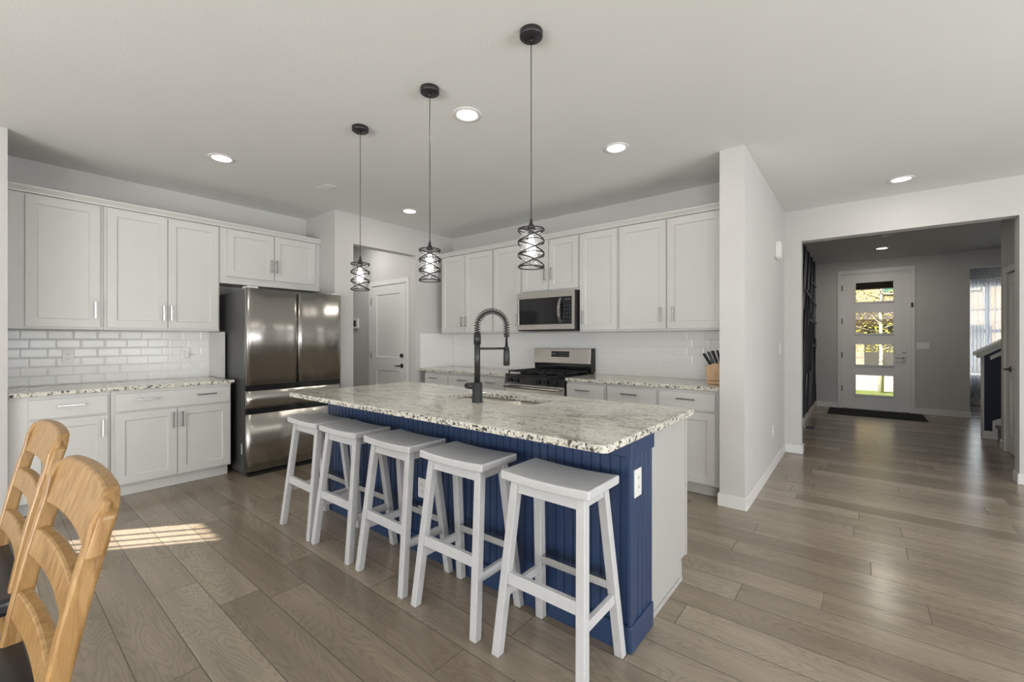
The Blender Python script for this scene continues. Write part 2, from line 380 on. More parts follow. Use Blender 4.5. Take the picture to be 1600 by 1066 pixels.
struct('wall_entry_end', MB().box(-7.2, -7.05, 2.0, 3.7, 0, C).box(-7.2, LX-.15, 2.35, 2.498, 0, C), M['wall'], 'end wall of the rear entry hall')
struct('wall_range', MB().box(PX-.12, SX0, RY, RY+.15, 0, C), M['wall'], 'pale wall behind the range and microwave')
struct('wall_partition', MB().box(SX0, SX1, SY, FY, 0, C), M['wall'], 'pale partition wall between the kitchen and the hallway')
mb = MB().box(SX0, -.509, FY, FY+.15, 0, C).box(-.509, 1.106, FY, FY+.15, 2.392, C).box(1.106, 4.5, FY, FY+.15, 0, C)
struct('wall_hall', mb, M['wall'], 'pale wall with the wide opening to the front foyer')
struct('wall_foyer_left', MB().box(SX1-.15, SX1, FY+.15, BY, 0, C), M['wall'], 'foyer side wall under the navy battens')
mb = MB().box(SX1-.15, -.262, BY, BY+.15, 0, C).box(-.262, .69, BY, BY+.15, 2.50, C).box(.69, 1.41, BY, BY+.15, 0, C).box(1.41, 3.2, BY, BY+.15, 2.465, C).box(3.2, 5.2, BY, BY+.15, 0, C)
struct('wall_front', mb, M['wall'], 'grey beige foyer wall around the glazed front door')
# closet wall on the right of the foyer, with a door opening
CX = 1.31
mb = MB().box(CX, CX+.12, FY+.15, 6.55, 0, C).box(CX, CX+.12, 7.40, 7.63, 0, C).box(CX, CX+.12, 6.55, 7.40, 2.04, C)
struct('wall_closet', mb, M['wall'], 'foyer wall on the right that holds the closet door')
struct('wall_closet_back', MB().box(CX+.12, 5.2, 7.51, 7.63, 0, C).box(CX+.12, 5.2, FY+.15, FY+.2, 0, C), M['wall'], 'rear of the closet beside the stairs')
# den beyond the foyer
mb = MB().box(1.26, 1.41, BY+.15, 12.45, 0, C)
struct('wall_den_left', mb, M['wall'], 'left wall of the den beyond the foyer')
mb = MB().box(1.41, 1.47, 12.3, 12.45, 0, C).box(2.40, 5.2, 12.3, 12.45, 0, C).box(1.47, 2.40, 12.3, 12.45, 0, .53).box(1.47, 2.40, 12.3, 12.45, 2.38, C)
struct('wall_den', mb, M['wall'], 'den wall around the curtained window')
struct('wall_den_right', MB().box(5.2, 5.35, 7.51, 12.45, 0, C), M['wall'], 'right wall of the den')
struct('sun_blocker', MB().box(-6.6, -4.74, -1.22, -.04, 2.45, 2.55), M['roof'], 'unseen added sun-blocking eave outside the dining window', 'board')  # unseen piece added outside to cut off the end of the sun patch
# walls behind the camera with windows
mb = MB().box(LX-.15, -2.8, -3.5, -3.3, 0, C).box(-.4, .8, -3.5, -3.3, 0, C).box(3.2, 4.5, -3.5, -3.3, 0, C)
mb.box(-2.8, -.4, -3.5, -3.3, 0, .4).box(-2.8, -.4, -3.5, -3.3, 2.3, C).box(.8, 3.2, -3.5, -3.3, 2.3, C).box(.8, 3.2, -3.5, -3.3, 0, .05)
struct('wall_back', mb, M['wall'], 'wall behind the viewer with the windows')
mb = MB().box(4.3, 4.5, -3.3, .3, 0, C).box(4.3, 4.5, 3.3, FY, 0, C).box(4.3, 4.5, .3, 3.3, 0, .5).box(4.3, 4.5, .3, 3.3, 2.3, C)
struct('wall_right', mb, M['wall'], 'living room wall on the right with a window')
def window_frame(name, axis, pos, a0, a1, z0, z1, cols, rows, label, bar=.05, depth=.08):
    t = tag(thing(name, (0, 0, 0), label, 'window'), kind='structure')
    mb = MB()
    def bx(u0, u1, zz0, zz1, d=depth):
        if axis == 'y': mb.box(u0, u1, pos-d/2, pos+d/2, zz0, zz1)
        else: mb.box(pos-d/2, pos+d/2, u0, u1, zz0, zz1)
    bx(a0, a0+bar, z0, z1); bx(a1-bar, a1, z0, z1); bx(a0, a1, z0, z0+bar); bx(a0, a1, z1-bar, z1)
    for i in range(1, cols): u = a0+(a1-a0)*i/cols; bx(u-bar/2, u+bar/2, z0, z1, depth*.9)
    for i in range(1, rows): z = z0+(z1-z0)*i/rows; bx(a0, a1, z-bar/2, z+bar/2, depth*.8)
    mb.build('window_frame', M['trim'], t, local=True)
    return t
window_frame('window_1', 'y', -3.26, -2.8, -.4, .4, 2.3, 3, 2, 'white framed window behind the viewer', .07)
window_frame('window_2', 'y', -3.26, .8, 3.2, .05, 2.3, 2, 1, 'white framed patio door behind the viewer', .09)
window_frame('window_3', 'x', 4.26, .3, 3.3, .5, 2.3, 3, 1, 'white framed living room window on the right', .07)
w4 = window_frame('window_4', 'x', -4.66, -1.0, -.30, .95, 2.32, 1, 1, 'white framed dining window with vertical blinds', .05)
mb = MB()
for i in range(3):
    y = -.855+i*.14
    mb.box(-4.665, -4.658, y, y+.028, .98, 2.3)
mb.build('blind', M['trim'], w4, local=True)
t = window_frame('window_5', 'y', 12.36, 1.47, 2.40, .53, 2.38, 2, 2, 'white den window behind the sheer curtain', .06)
mb = MB().box(1.47, 2.40, 12.35, 12.37, 1.86, 1.885); mb.build('muntin', M['trim'], t, local=True)
MB().box(1.53, 2.34, 12.372, 12.376, .59, 2.32).build('pane', M['pane'], t, local=True)

# baseboards
def baseboard(name, segs, label, h=.092, d=.013):
    mb = MB()
    for x0, x1, y0, y1 in segs: mb.box(x0, x1, y0, y1, 0, h)
    return struct(name, mb, M['trim'], label, 'baseboard', bevel=.003)
d = .013
baseboard('baseboard_partition', [(SX0-d, SX1+d, SY-d, SY), (SX1, SX1+d, SY, FY-d), (SX0-d, SX0, SY, 3.75)], 'white baseboard around the end of the kitchen partition wall')
baseboard('baseboard_hall_left', [(SX1, -.509+d, FY-d, FY), (-.509, -.509+d, FY, FY+.15)], 'short white baseboard left of the foyer opening')
baseboard('baseboard_hall_right', [(1.106-d, 4.29, FY-d, FY), (1.106-d, 1.106, FY, FY+.15)], 'white baseboard right of the foyer opening')
baseboard('baseboard_foyer_left', [(SX1, SX1+.022, FY+.16, BY)], 'white baseboard under the navy battened wall', .1)
baseboard('baseboard_front', [(SX1+.022, -.325, BY-d, BY), (.752, 1.41+d, BY-d, BY), (1.41, 1.41+d, BY, BY+.15)], 'white baseboard along the foyer front wall', .1)
baseboard('baseboard_closet', [(CX-d, CX, 7.47, 7.63), (CX-d, CX, FY+.16, 6.48)], 'white baseboard beside the closet door', .1)
baseboard('baseboard_den', [(1.41, 5.2, 12.3-d, 12.3), (1.41, 1.41+d, BY+.15, 12.28)], 'white baseboard below the curtained window', .1)
baseboard('baseboard_entry', [(-7.0, -5.66, 3.645-d, 3.645), (PX, PX+d, 2.725, 2.73)], 'white baseboard in the rear entry')

# ------------------------------------------------------------------ cabinets
def pull(mb, c, axis, out, L=.135):
    """bar pull; c centre on the face, axis 'z' or 'x'/'y', out = outward unit vector"""
    c = Vector(c); out = Vector(out); a = {'x': Vector((1, 0, 0)), 'y': Vector((0, 1, 0)), 'z': Vector((0, 0, 1))}[axis]
    s2 = a.cross(out)
    def bx(p, la, lo, ls):
        q = []
        for k in (-1, 1):
            for i, j in ((-1, -1), (1, -1), (1, 1), (-1, 1)): q.append(p+s2*(ls/2*i)+out*(lo/2*j)+a*(la/2*k))
        mb.hexa(q)
    bx(c+out*.030, L, .007, .011)
    for k in (-1, 1): bx(c+a*(k*(L/2-.012))+out*.0135, .009, .027, .009)
    return mb
def place(axis, face, u, z, n):
    """point on a cabinet run; axis 'y' = left wall run (u is y, outwards +x), 'x' = range run (u is x, outwards -y)"""
    return (face+n, u, z) if axis == 'y' else (u, face-n, z)
def cabinet(name, axis, wall, face, u0, u1, z0, z1, label, doors=(), drawers=(), group=None, toe=None, extra=None, end=None):
    N = (1, 0, 0) if axis == 'y' else (0, -1, 0); U = (0, 1, 0) if axis == 'y' else (1, 0, 0)
    base = place(axis, (wall+face)/2, (u0+u1)/2, 0 if toe else z0, 0)
    t = thing(name, base, label, 'cabinet', group)
    mb = MB()
    def bx(a0, a1, n0, n1, zz0, zz1):
        p = place(axis, face, a0, zz0, n0); q = place(axis, face, a1, zz1, n1); mb.box(p[0], q[0], p[1], q[1], zz0, zz1)
    D = abs(wall-face)
    bx(u0, u1, -D+.002, 0, z0, z1)
    mb.build('body', M['cab'], t, bevel=.0015)
    if toe:
        mb = MB(); bx(u0+.001, u1-.001, -D+.002, -toe, 0, z0-.0005); mb.build('toe_kick', M['toe'], t)
    for (a0, a1, b0, b1, hu, hz) in doors:
        mb = MB().framed(place(axis, face, a0, b0, .001), U, N, a1-a0, b1-b0, .019, .062, .009)
        dr = mb.build('door', M['cab'], t, bevel=.0018)
        if hu is not None: pull(MB(), place(axis, face, hu, hz, .020), 'z', N).build('handle', M['nickel'], dr, bevel=.0015)
    for (a0, a1, b0, b1, hs) in drawers:
        mb = MB(); bx(a0, a1, .001, .020, b0, b1); dr = mb.build('drawer', M['cab'], t, bevel=.0025)
        for hu in hs: pull(MB(), place(axis, face, hu, (b0+b1)/2+.018, .020), 'y' if axis == 'y' else 'x', N, .15).build('handle', M['nickel'], dr, bevel=.0015)
    return t
UF = -4.910; BF = -4.630
G1 = 'wall cabinets on the left wall'
cabinet('wall_cabinet', 'y', LX, UF, .122, .648, 1.365, 2.398, 'single door white wall cabinet at the far left above the tiled counter', doors=[(.214, .624, 1.385, 2.385, .594, 1.525)], group=G1)
cabinet('wall_cabinet', 'y', LX, UF, .650, 1.483, 1.365, 2.398, 'double door white wall cabinet left of the refrigerator', doors=[(.668, 1.070, 1.385, 2.385, 1.040, 1.525), (1.075, 1.468, 1.385, 2.385, 1.094, 1.525)], group=G1)
cabinet('wall_cabinet', 'y', LX, UF, 1.485, 2.496, 1.845, 2.398, 'short double door white cabinet above the refrigerator', doors=[(1.545, 1.985, 1.915, 2.385, 1.955, 2.065), (1.992, 2.435, 1.915, 2.385, 2.010, 2.065)], group=G1)
G2 = 'base cabinets on the left wall'
cabinet('base_cabinet', 'y', LX, BF, .122, .650, .105, .873, 'white base cabinet at far left with one drawer and one door', doors=[(.216, .634, .118, .690, .602, .595)], drawers=[(.216, .634, .705, .845, (.43,))], group=G2, toe=.085)
cabinet('base_cabinet', 'y', LX, BF, .652, 1.492, .105, .873, 'white base cabinet beside the refrigerator with wide drawer and two doors', doors=[(.675, 1.076, .118, .690, 1.046, .595), (1.081, 1.482, .118, .690, 1.110, .595)], drawers=[(.675, 1.482, .705, .845, (.88, 1.29))], group=G2, toe=.085)
RF = 3.976; RB = 3.692
G3 = 'wall cabinets on the range wall'
cabinet('wall_cabinet', 'x', RY, RF, -4.440, -3.500, 1.365, 2.398, 'double door white wall cabinet in the corner near the rear entry', doors=[(-4.425, -3.994, 1.385, 2.385, -4.028, 1.515), (-3.984, -3.512, 1.385, 2.385, -3.950, 1.515)], group=G3)
cabinet('wall_cabinet', 'x', RY, RF, -3.498, -3.062, 1.365, 2.398, 'narrow white wall cabinet just left of the microwave', doors=[(-3.488, -3.075, 1.385, 2.385, -3.11, 1.515)], group=G3)
cabinet('wall_cabinet', 'x', RY, RF, -3.060, -2.296, 1.812, 2.398, 'short double door white cabinet above the microwave', doors=[(-3.044, -2.682, 1.835, 2.385, -2.722, 2.01), (-2.674, -2.306, 1.835, 2.385, -2.634, 2.01)], group=G3)
cabinet('wall_cabinet', 'x', RY, RF, -2.294, -1.852, 1.365, 2.398, 'narrow white wall cabinet just right of the microwave', doors=[(-2.282, -1.864, 1.385, 2.385, -2.245, 1.515)], group=G3)
cabinet('wall_cabinet', 'x', RY, RF, -1.850, SX0-.002, 1.365, 2.398, 'double door white wall cabinet beside the partition wall', doors=[(-1.838, -1.382, 1.385, 2.385, -1.43, 1.515), (-1.366, -.90, 1.385, 2.385, -1.315, 1.515)], group=G3)
G4 = 'base cabinets on the range wall'
cabinet('base_cabinet', 'x', RY, RB, -4.452, -3.538, .105, .873, 'white base cabinet with two drawers in the corner by the rear entry', doors=[(-4.44, -4.002, .118, .69, -4.03, .595), (-3.992, -3.55, .118, .69, -3.96, .595)], drawers=[(-4.44, -4.002, .705, .845, (-4.26,)), (-3.992, -3.55, .705, .845, (-3.73,))], group=G4, toe=.085)
cabinet('base_cabinet', 'x', RY, RB, -3.536, -3.062, .105, .873, 'white single drawer base cabinet just left of the range', doors=[(-3.525, -3.075, .118, .69, -3.11, .595)], drawers=[(-3.525, -3.075, .705, .845, (-3.27,))], group=G4, toe=.085)
cabinet('base_cabinet', 'x', RY, RB, -2.276, -1.850, .105, .873, 'white single drawer base cabinet just right of the range', doors=[(-2.270, -1.875, .118, .69, -2.23, .595)], drawers=[(-2.270, -1.875, .705, .845, (-2.08,))], group=G4, toe=.085)
cabinet('base_cabinet', 'x', RY, RB, -1.848, SX0-.002, .105, .873, 'white base cabinet with two drawers against the partition wall', doors=[(-1.828, -1.375, .118, .69, -1.42, .595), (-1.345, -.893, .118, .69, -1.30, .595)], drawers=[(-1.828, -1.375, .705, .845, (-1.61,)), (-1.345, -.893, .705, .845, (-1.115,))], group=G4, toe=.085)
# crown mouldings
prof = [(0, 0), (.012, 0), (.014, .010), (.030, .034), (.034, .036), (.034, .050), (0, .050)]
mb = MB().prism([(UF-.02+.0+u, 2.399+z) for u, z in [(0, 0), (.040, 0), (.042, .010), (.058, .034), (.062, .036), (.062, .050), (0, .050)]], 'y', .122, 2.496)
tag(mb.build('trim_1', M['cab'], loc=(0, 0, 0)), 'long white crown strip on top of the left wall cabinets', 'trim', kind='structure')
mb = MB().prism([(RF+.02-u, 2.399+z) for u, z in [(0, 0), (.040, 0), (.042, .010), (.058, .034), (.062, .036), (.062, .050), (0, .050)]], 'x', -4.50, SX0-.002)
tag(mb.build('trim_2', M['cab'], loc=(0, 0, 0)), 'long white crown strip on top of the range wall cabinets', 'trim', kind='structure')
tag(MB().box(LX, -4.90, 1.494, 1.530, .906, 1.36).build('trim_3', M['cab'], loc=(0, 0, 0)), 'white filler strip between the left tiles and refrigerator', 'trim', kind='structure')

# countertops
def slab_with_hole(x0, x1, y0, y1, z0, z1, hx0, hx1, hy0, hy1, r=.05):
    mb = MB(); seg = 6
    def rr(x0, x1, y0, y1, r):
        P = []
        for cx, cy, a0 in ((x1-r, y1-r, 0), (x0+r, y1-r, 90), (x0+r, y0+r, 180), (x1-r, y0+r, 270)):
            for k in range(seg+1): a = radians(a0+90*k/seg); P.append((cx+r*cos(a), cy+r*sin(a)))
        return P
    o = rr(x0, x1, y0, y1, .02); h = rr(hx0, hx1, hy0, hy1, r); n = len(o)
    vs = [(x, y, z) for z in (z1, z0) for ring in (o, h) for x, y in ring]
    fs = []
    for i in range(n):
        j = (i+1) % n
        fs += [(i, j, n+j, n+i), (2*n+i, 3*n+i, 3*n+j, 2*n+j), (i, 2*n+i, 2*n+j, j), (n+i, n+j, 3*n+j, 3*n+i)]
    return mb.add(vs, fs), h
o = MB().box(LX+.001, -4.594, .122, 1.512, .874, .904).build('countertop', M['granite'], bevel=.004)
tag(o, 'speckled granite countertop on the left wall base cabinets', 'countertop', 'granite countertops')
o = MB().box(PX+.001, -3.062, 3.656, RY-.001, .874, .904).build('countertop', M['granite'], bevel=.004)
tag(o, 'speckled granite countertop left of the range', 'countertop', 'granite countertops')
o = MB().box(-2.276, SX0-.002, 3.656, RY-.001, .874, .904).build('countertop', M['granite'], bevel=.004)
tag(o, 'speckled granite countertop right of the range under the knife block', 'countertop', 'granite countertops')
HX0, HX1, HY0, HY1 = -2.17, -1.475, 1.957, 2.262
mb, ring = slab_with_hole(-3.193, -.698, 1.395, 2.458, .874, .904, HX0, HX1, HY0, HY1)
o = mb.build('countertop', M['granite'], bevel=.004)
tag(o, 'large speckled granite island countertop with sink cutout and overhang', 'countertop', 'granite countertops')

# backsplash tiles
def tiles(mb, gb, axis, pos, n, u0, u1, z0, z1, holes=()):
    tw, th, gp, bv, hh = .152, .0762, .0015, .010, .0030
    k = 0; z = z0
    while z < z1-.01:
        u = u0-(.5*tw if k % 2 else .18*tw)
        zz1 = min(z+th-gp, z1)
        while u < u1:
            a, b = max(u, u0), min(u+tw-gp, u1)
            if b-a > .012:
                B = min(bv, (b-a)/3); H = hh
                def P(uu, zz, t): return (pos+n*t, uu, zz) if axis == 'y' else (uu, pos+n*t, zz)
                vs = [P(a, z, 0), P(b, z, 0), P(b, zz1, 0), P(a, zz1, 0), P(a, z, .002), P(b, z, .002), P(b, zz1, .002), P(a, zz1, .002),
                      P(a+B, z+B, H), P(b-B, z+B, H), P(b-B, zz1-B, H), P(a+B, zz1-B, H)]
                if zz1-z < 2.4*B: vs[8:] = [P(a+B, (z+zz1)/2, .003), P(b-B, (z+zz1)/2, .003), P(b-B, (z+zz1)/2+.001, .003), P(a+B, (z+zz1)/2+.001, .003)]
                mb.add(vs, [(0, 1, 5, 4), (1, 2, 6, 5), (2, 3, 7, 6), (3, 0, 4, 7), (4, 5, 9, 8), (5, 6, 10, 9), (6, 7, 11, 10), (7, 4, 8, 11), (8, 9, 10, 11)])
            u += tw
        z += th; k += 1
    if axis == 'y': gb.box(pos, pos+n*.0015, u0, u1, z0, z1)
    else: gb.box(u0, u1, pos, pos+n*.0015, z0, z1)
def backsplash(runs, label, base):
    t = thing('tile_backsplash', base, label, 'backsplash', 'white tile backsplashes')
    mb, gb = MB(), MB()
    for r in runs: tiles(mb, gb, *r)
    mb.build('tile_field', M['tile'], t, weld=False); gb.build('grout', M['grout'], t, weld=False)
    return t
backsplash([('y', LX+.0005, 1, .122, 1.494, .905, 1.364)], 'glossy white rectangular tile backsplash on the left wall', (LX, .8, .905))
backsplash([('x', RY-.0005, -1, PX+.007, SX0-.002, .905, 1.364), ('y', PX+.0005, 1, 3.70, RY-.001, .905, 1.372)], 'glossy white rectangular tile backsplash behind the range and in the corner', (-2.7, RY, .905))

# ------------------------------------------------------------------ refrigerator
t = thing('refrigerator', (-4.75, 2.01, 0), 'stainless french door refrigerator with dark sides beside the left cabinets', 'refrigerator')
FX = -4.40
MB().box(-5.13, FX-.075, 1.552, 2.470, .02, 1.745).build('body', M['fridge_side'], t, bevel=.004)
MB().box(FX-.073, FX-.03, 1.556, 2.466, .03, 1.75).build('gasket', M['dark_gap'], t)
def fdoor(y0, y1, z0, z1, nm):
    mb = MB(); N_ = 24; vs = []; fs = []
    for k in (0, 1):
        z = (z0, z1)[k]
        for i in range(N_+1):
            u = i/N_; y = y0+(y1-y0)*u; e = min(u, 1-u)*(y1-y0); r = .012
            vs.append((FX-(0 if e >= r else (r-sqrt(max(0, r*r-(r-e)**2)))), y, z))
        vs += [(FX-.062, y1, z), (FX-.062, y0, z)]
    n = N_+3
    for i in range(n): fs.append((i, (i+1) % n, n+(i+1) % n, n+i))
    mb.add(vs, fs, True); mb.add(vs[:n], [tuple(range(n))]); mb.add(vs[n:], [tuple(range(n-1, -1, -1))])
    return mb.build(nm, M['steel'], t)
fdoor(1.547, 2.012, .857, 1.765, 'door'); fdoor(2.018, 2.479, .857, 1.765, 'door')
fdoor(1.547, 2.479, .640, .802, 'drawer'); fdoor(1.547, 2.479, .050, .585, 'freezer_drawer')
MB().box(FX-.06, FX-.012, 1.55, 2.475, .803, .856).build('handle_recess', M['gloss_black'], t)
MB().box(FX-.06, FX-.012, 1.55, 2.475, .586, .639).build('handle_recess', M['gloss_black'], t)
MB().box(FX-.14, FX-.01, 1.56, 1.65, 1.766, 1.785).build('hinge_cover', M['cab'], t, bevel=.003)
MB().box(FX-.14, FX-.01, 2.38, 2.47, 1.766, 1.785).build('hinge_cover', M['cab'], t, bevel=.003)
MB().box(FX-.07, FX-.03, 1.57, 2.45, .0, .048).build('kick_grille', M['dark_gap'], t)
MB().box(FX-.145, FX-.125, 1.5505, 1.5525, .20, .30).build('sticker', M['foil'], t)

# ------------------------------------------------------------------ microwave
t = thing('microwave', (-2.66, 4.08, 1.39), 'stainless over the range microwave with black glass door', 'microwave')
MX0, MX1, MY = -3.052, -2.300, 3.885
MB().box(MX0+.004, MX1-.004, MY+.002, RY-.01, 1.395, 1.808).build('body', M['black'], t, bevel=.003)
mb = MB().framed((MX0+.002, MY+.001, 1.395), (1, 0, 0), (0, -1, 0), MX1-MX0-.004, .412, .022, .05, .006, rails=[(.025, .725, .055, .345)])
dr = mb.build('door', M['steel2'], t, bevel=.002)
MB().box(MX0+.03, -2.475, MY-.019, MY-.016, 1.452, 1.738).build('window', M['gloss_black'], dr)
MB().box(-2.470, MX1-.03, MY-.020, MY-.016, 1.452, 1.738).build('control_panel', M['screen'], t)
for i in range(5):
    for j in range(3): MB().box(-2.418+.034*j, -2.418+.034*j+.012, MY-.0206, MY-.0198, 1.480+.040*i, 1.480+.040*i+.006).build('key', M['digits'], t)
MB().box(-2.415, -2.345, MY-.0206, MY-.0198, 1.703, 1.716).build('clock', M['digits'], t)
pth = [(-2.462, MY-.018-.042*sin(pi*k/14)**.7, 1.463+.262*k/14) for k in range(15)]
mb = MB()
for k in range(14):
    a, b = pth[k], pth[k+1]
    mb.hexa([(a[0]-.016, a[1]-.006, a[2]), (a[0]+.016, a[1]-.006, a[2]), (a[0]+.016, a[1]+.006, a[2]), (a[0]-.016, a[1]+.006, a[2]),
             (b[0]-.016, b[1]-.006, b[2]), (b[0]+.016, b[1]-.006, b[2]), (b[0]+.016, b[1]+.006, b[2]), (b[0]-.016, b[1]+.006, b[2])])
mb.build('handle', M['nickel'], dr)
MB().box(MX0+.004, MX1-.004, MY+.003, RY-.02, 1.380, 1.394).build('vent_grille', M['dark_gap'], t)

# ------------------------------------------------------------------ gas range
t = thing('gas_range', (-2.67, 3.96, 0), 'freestanding stainless gas range with black grates and control knobs', 'range')
X0, X1 = -3.052, -2.286; FR = 3.655
MB().box(X0, X1, FR+.03, RY-.012, .03, .895).build('body', M['black'], t, bevel=.002)
MB().box(X0, X1, FR+.002, RY-.10, .896, .912).build('cooktop', M['gloss_black'], t, bevel=.004)
mb = MB().hexa([(X0, FR-.005, .805), (X1, FR-.005, .805), (X1, FR+.03, .805), (X0, FR+.03, .805), (X0, FR+.012, .895), (X1, FR+.012, .895), (X1, FR+.03, .895), (X0, FR+.03, .895)])
mb.build('control_panel', M['gloss_black'], t)
for i, x in enumerate((-2.975, -2.885, -2.79, -2.60, -2.50, -2.40)):
    if i == 2: continue
    k = MB().cyl((x, FR+.004, .850), (x, FR-.030, .846), .021, 20, .017); k.box(x-.004, x+.004, FR-.040, FR-.028, .830, .864)
    k.build('knob', M['black_metal'], t)
dr = MB().box(X0+.002, X1-.002, FR-.006, FR+.028, .20, .803).build('oven_door', M['steel2'], t, bevel=.004)
MB().box(X0+.10, X1-.10, FR-.009, FR-.0065, .33, .66).build('oven_window', M['gloss_black'], dr)
hb = MB().tube([(X0+.03, FR-.055, .775), (X1-.03, FR-.055, .775)], .013, 12); hb.box(X0+.035, X0+.06, FR-.055, FR-.006, .765, .785).box(X1-.06, X1-.035, FR-.055, FR-.006, .765, .785)
hb.build('handle', M['nickel'], dr)
MB().box(X0+.002, X1-.002, FR-.002, FR+.028, .04, .195).build('storage_drawer', M['steel2'], t, bevel=.004)
for k in range(3):
    a = X0+.012+k*.248; b = a+.244; mb = MB()
    for y in (FR+.045, FR+.295, FR+.50): mb.box(a, b, y, y+.012, .930, .944)
    for x in (a, (a+b)/2-.006, b-.012): mb.box(x, x+.012, FR+.045, FR+.51, .930, .944)
    for x in (a, b-.012):
        for y in (FR+.045, FR+.498): mb.box(x, x+.012, y, y+.012, .912, .932)
    for y in (FR+.17, FR+.40):
        mb.box(a+.03, b-.03, y-.006, y+.006, .928, .942)
    mb.build('grate', M['cast'], t)
for x in (X0+.134, X0+.382, X0+.63):
    for y in (FR+.17, FR+.40):
        MB().lathe((x, y, .912), [(.0, .0), (.042, 0), (.042, .008), (.030, .009), (.030, .016), (0, .016)], 24).build('burner', M['cast'], t)
bk = MB().box(X0+.002, X1-.002, RY-.095, RY-.012, .90, 1.015).build('back_riser', M['gloss_black'], t, bevel=.004)
mb = MB().prism([(RY-.118, 1.012), (RY-.100, 1.182), (RY-.012, 1.188), (RY-.012, 1.012)], 'x', X0, X1)
bg_ = mb.build('back_panel', M['steel2'], t, bevel=.004)
mb = MB().hexa([(-2.800, RY-.1125, 1.085), (-2.560, RY-.1125, 1.085), (-2.560, RY-.105, 1.085), (-2.800, RY-.105, 1.085), (-2.800, RY-.1065, 1.150), (-2.560, RY-.1065, 1.150), (-2.560, RY-.100, 1.150), (-2.800, RY-.100, 1.150)])
mb.build('display', M['screen'], bg_)
mb = MB()
for i in range(4):
    for j in range(2): mb.box(-2.70+i*.034, -2.682+i*.034, RY-.1165+j*.003, RY-.110+j*.003, 1.098+j*.026, 1.104+j*.026)
mb.box(-2.785, -2.735, RY-.115, RY-.108, 1.112, 1.130)
mb.build('display_mark', M['digits'], bg_)
MB().box(X1-.0, X1+.006, RY-.10, RY-.012, .92, 1.186).build('side_trim', M['dark_gap'], t)

# ------------------------------------------------------------------ island
t = thing('kitchen_island', (-1.95, 2.05, 0), 'navy beadboard kitchen island with a white end panel', 'island')
IX0, IX1, IY0, IY1 = -3.165, -.742, 1.675, 2.440
# cabinet carcass, open from above under the sink
w_ = .02
mb = MB().box(IX0, IX1-.02, IY0+.012, IY0+.03, .0, .873).box(IX0, IX0+w_, IY0+.03, IY1-.02, 0, .873).box(IX1-.04, IX1-.02, IY0+.03, IY1-.02, 0, .873)
mb.box(IX0+w_, IX1-.04, IY1-.04, IY1-.02, .1, .873).box(IX0+w_, IX1-.04, IY0+.03, IY1-.04, .10, .12).box(IX0+w_, IX1-.04, IY1-.10, IY1-.09, 0, .1)
mb.build('body', M['cab'], t)
def beads(mb, axis, pos, n, u0, u1, z0, z1, pitch=.0455):
    pts = [(u0, 0)]; u = u0+pitch*.6
    while u < u1-.01:
        pts += [(u-.0055, 0), (u-.003, -.006), (u+.003, -.006), (u+.0055, 0)]; u += pitch
    pts.append((u1, 0))
    vs = []; fs = []
    for (a, dpt) in pts:
        for z in (z0, z1): vs.append((a, pos+n*dpt, z) if axis == 'x' else (pos+n*dpt, a, z))
    for i in range(len(pts)-1): fs.append((2*i, 2*i+2, 2*i+3, 2*i+1))
    # back and caps
    k = len(vs)
    for a in (u0, u1):
        for z in (z0, z1): vs.append((a, pos-n*.012, z) if axis == 'x' else (pos-n*.012, a, z))
    L = len(pts)-1
    fs += [(k, k+1, k+3, k+2), (0, 1, k+1, k), (2*L, 2*L+1, k+3, k+2)]
    fs.append(tuple(2*i+1 for i in range(L+1))+(k+3, k+1)); fs.append(tuple(2*i for i in range(L+1))+(k+2, k))
    mb.add(vs, fs)
mb = MB(); beads(mb, 'x', IY0, -1, IX0-.001, IX1+.012, .0, .873)
mb.build('front_beadboard', M['blue'], t, weld=False)
PE = -.728
mb = MB(); beads(mb, 'y', PE, 1, IY0, 1.905, .0, .873)
mb.build('end_beadboard', M['blue'], t, weld=False)
mb = MB().box(IX1, PE+.003, IY0-.006, IY0+.03, .0, .873)
mb.build('corner_post', M['blue'], t, bevel=.002)
mb = MB().box(PE-.012, PE+.012, IY0-.016, 1.905, .800, .873).box(-.83, PE-.012, IY0-.016, IY0, .80, .873)
mb.build('top_rail', M['blue'], t, bevel=.003)
mb = MB().box(PE-.012, PE+.010, IY0-.014, 1.900, .0, .108).box(IX0-.002, PE-.012, IY0-.014, IY0, .0, .108)
mb.build('baseboard', M['blue'], t, bevel=.004)
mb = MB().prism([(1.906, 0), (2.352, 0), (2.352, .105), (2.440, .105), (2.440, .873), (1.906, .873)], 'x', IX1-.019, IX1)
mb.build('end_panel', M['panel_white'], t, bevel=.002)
mb = MB().box(IX1-.018, IX1+.006, 2.420, 2.442, .106, .873).box(IX1, IX1+.008, 1.906, 2.352, 0, .022).box(IX1-.018, IX1+.005, 2.334, 2.353, .022, .104)
mb.build('edge_trim', M['panel_white'], t, bevel=.002)
mb = MB().box(IX0+.03, IX1-.045, IY1-.019, IY1-.001, .118, .86); mb.build('rear_door', M['cab'], t, bevel=.002)
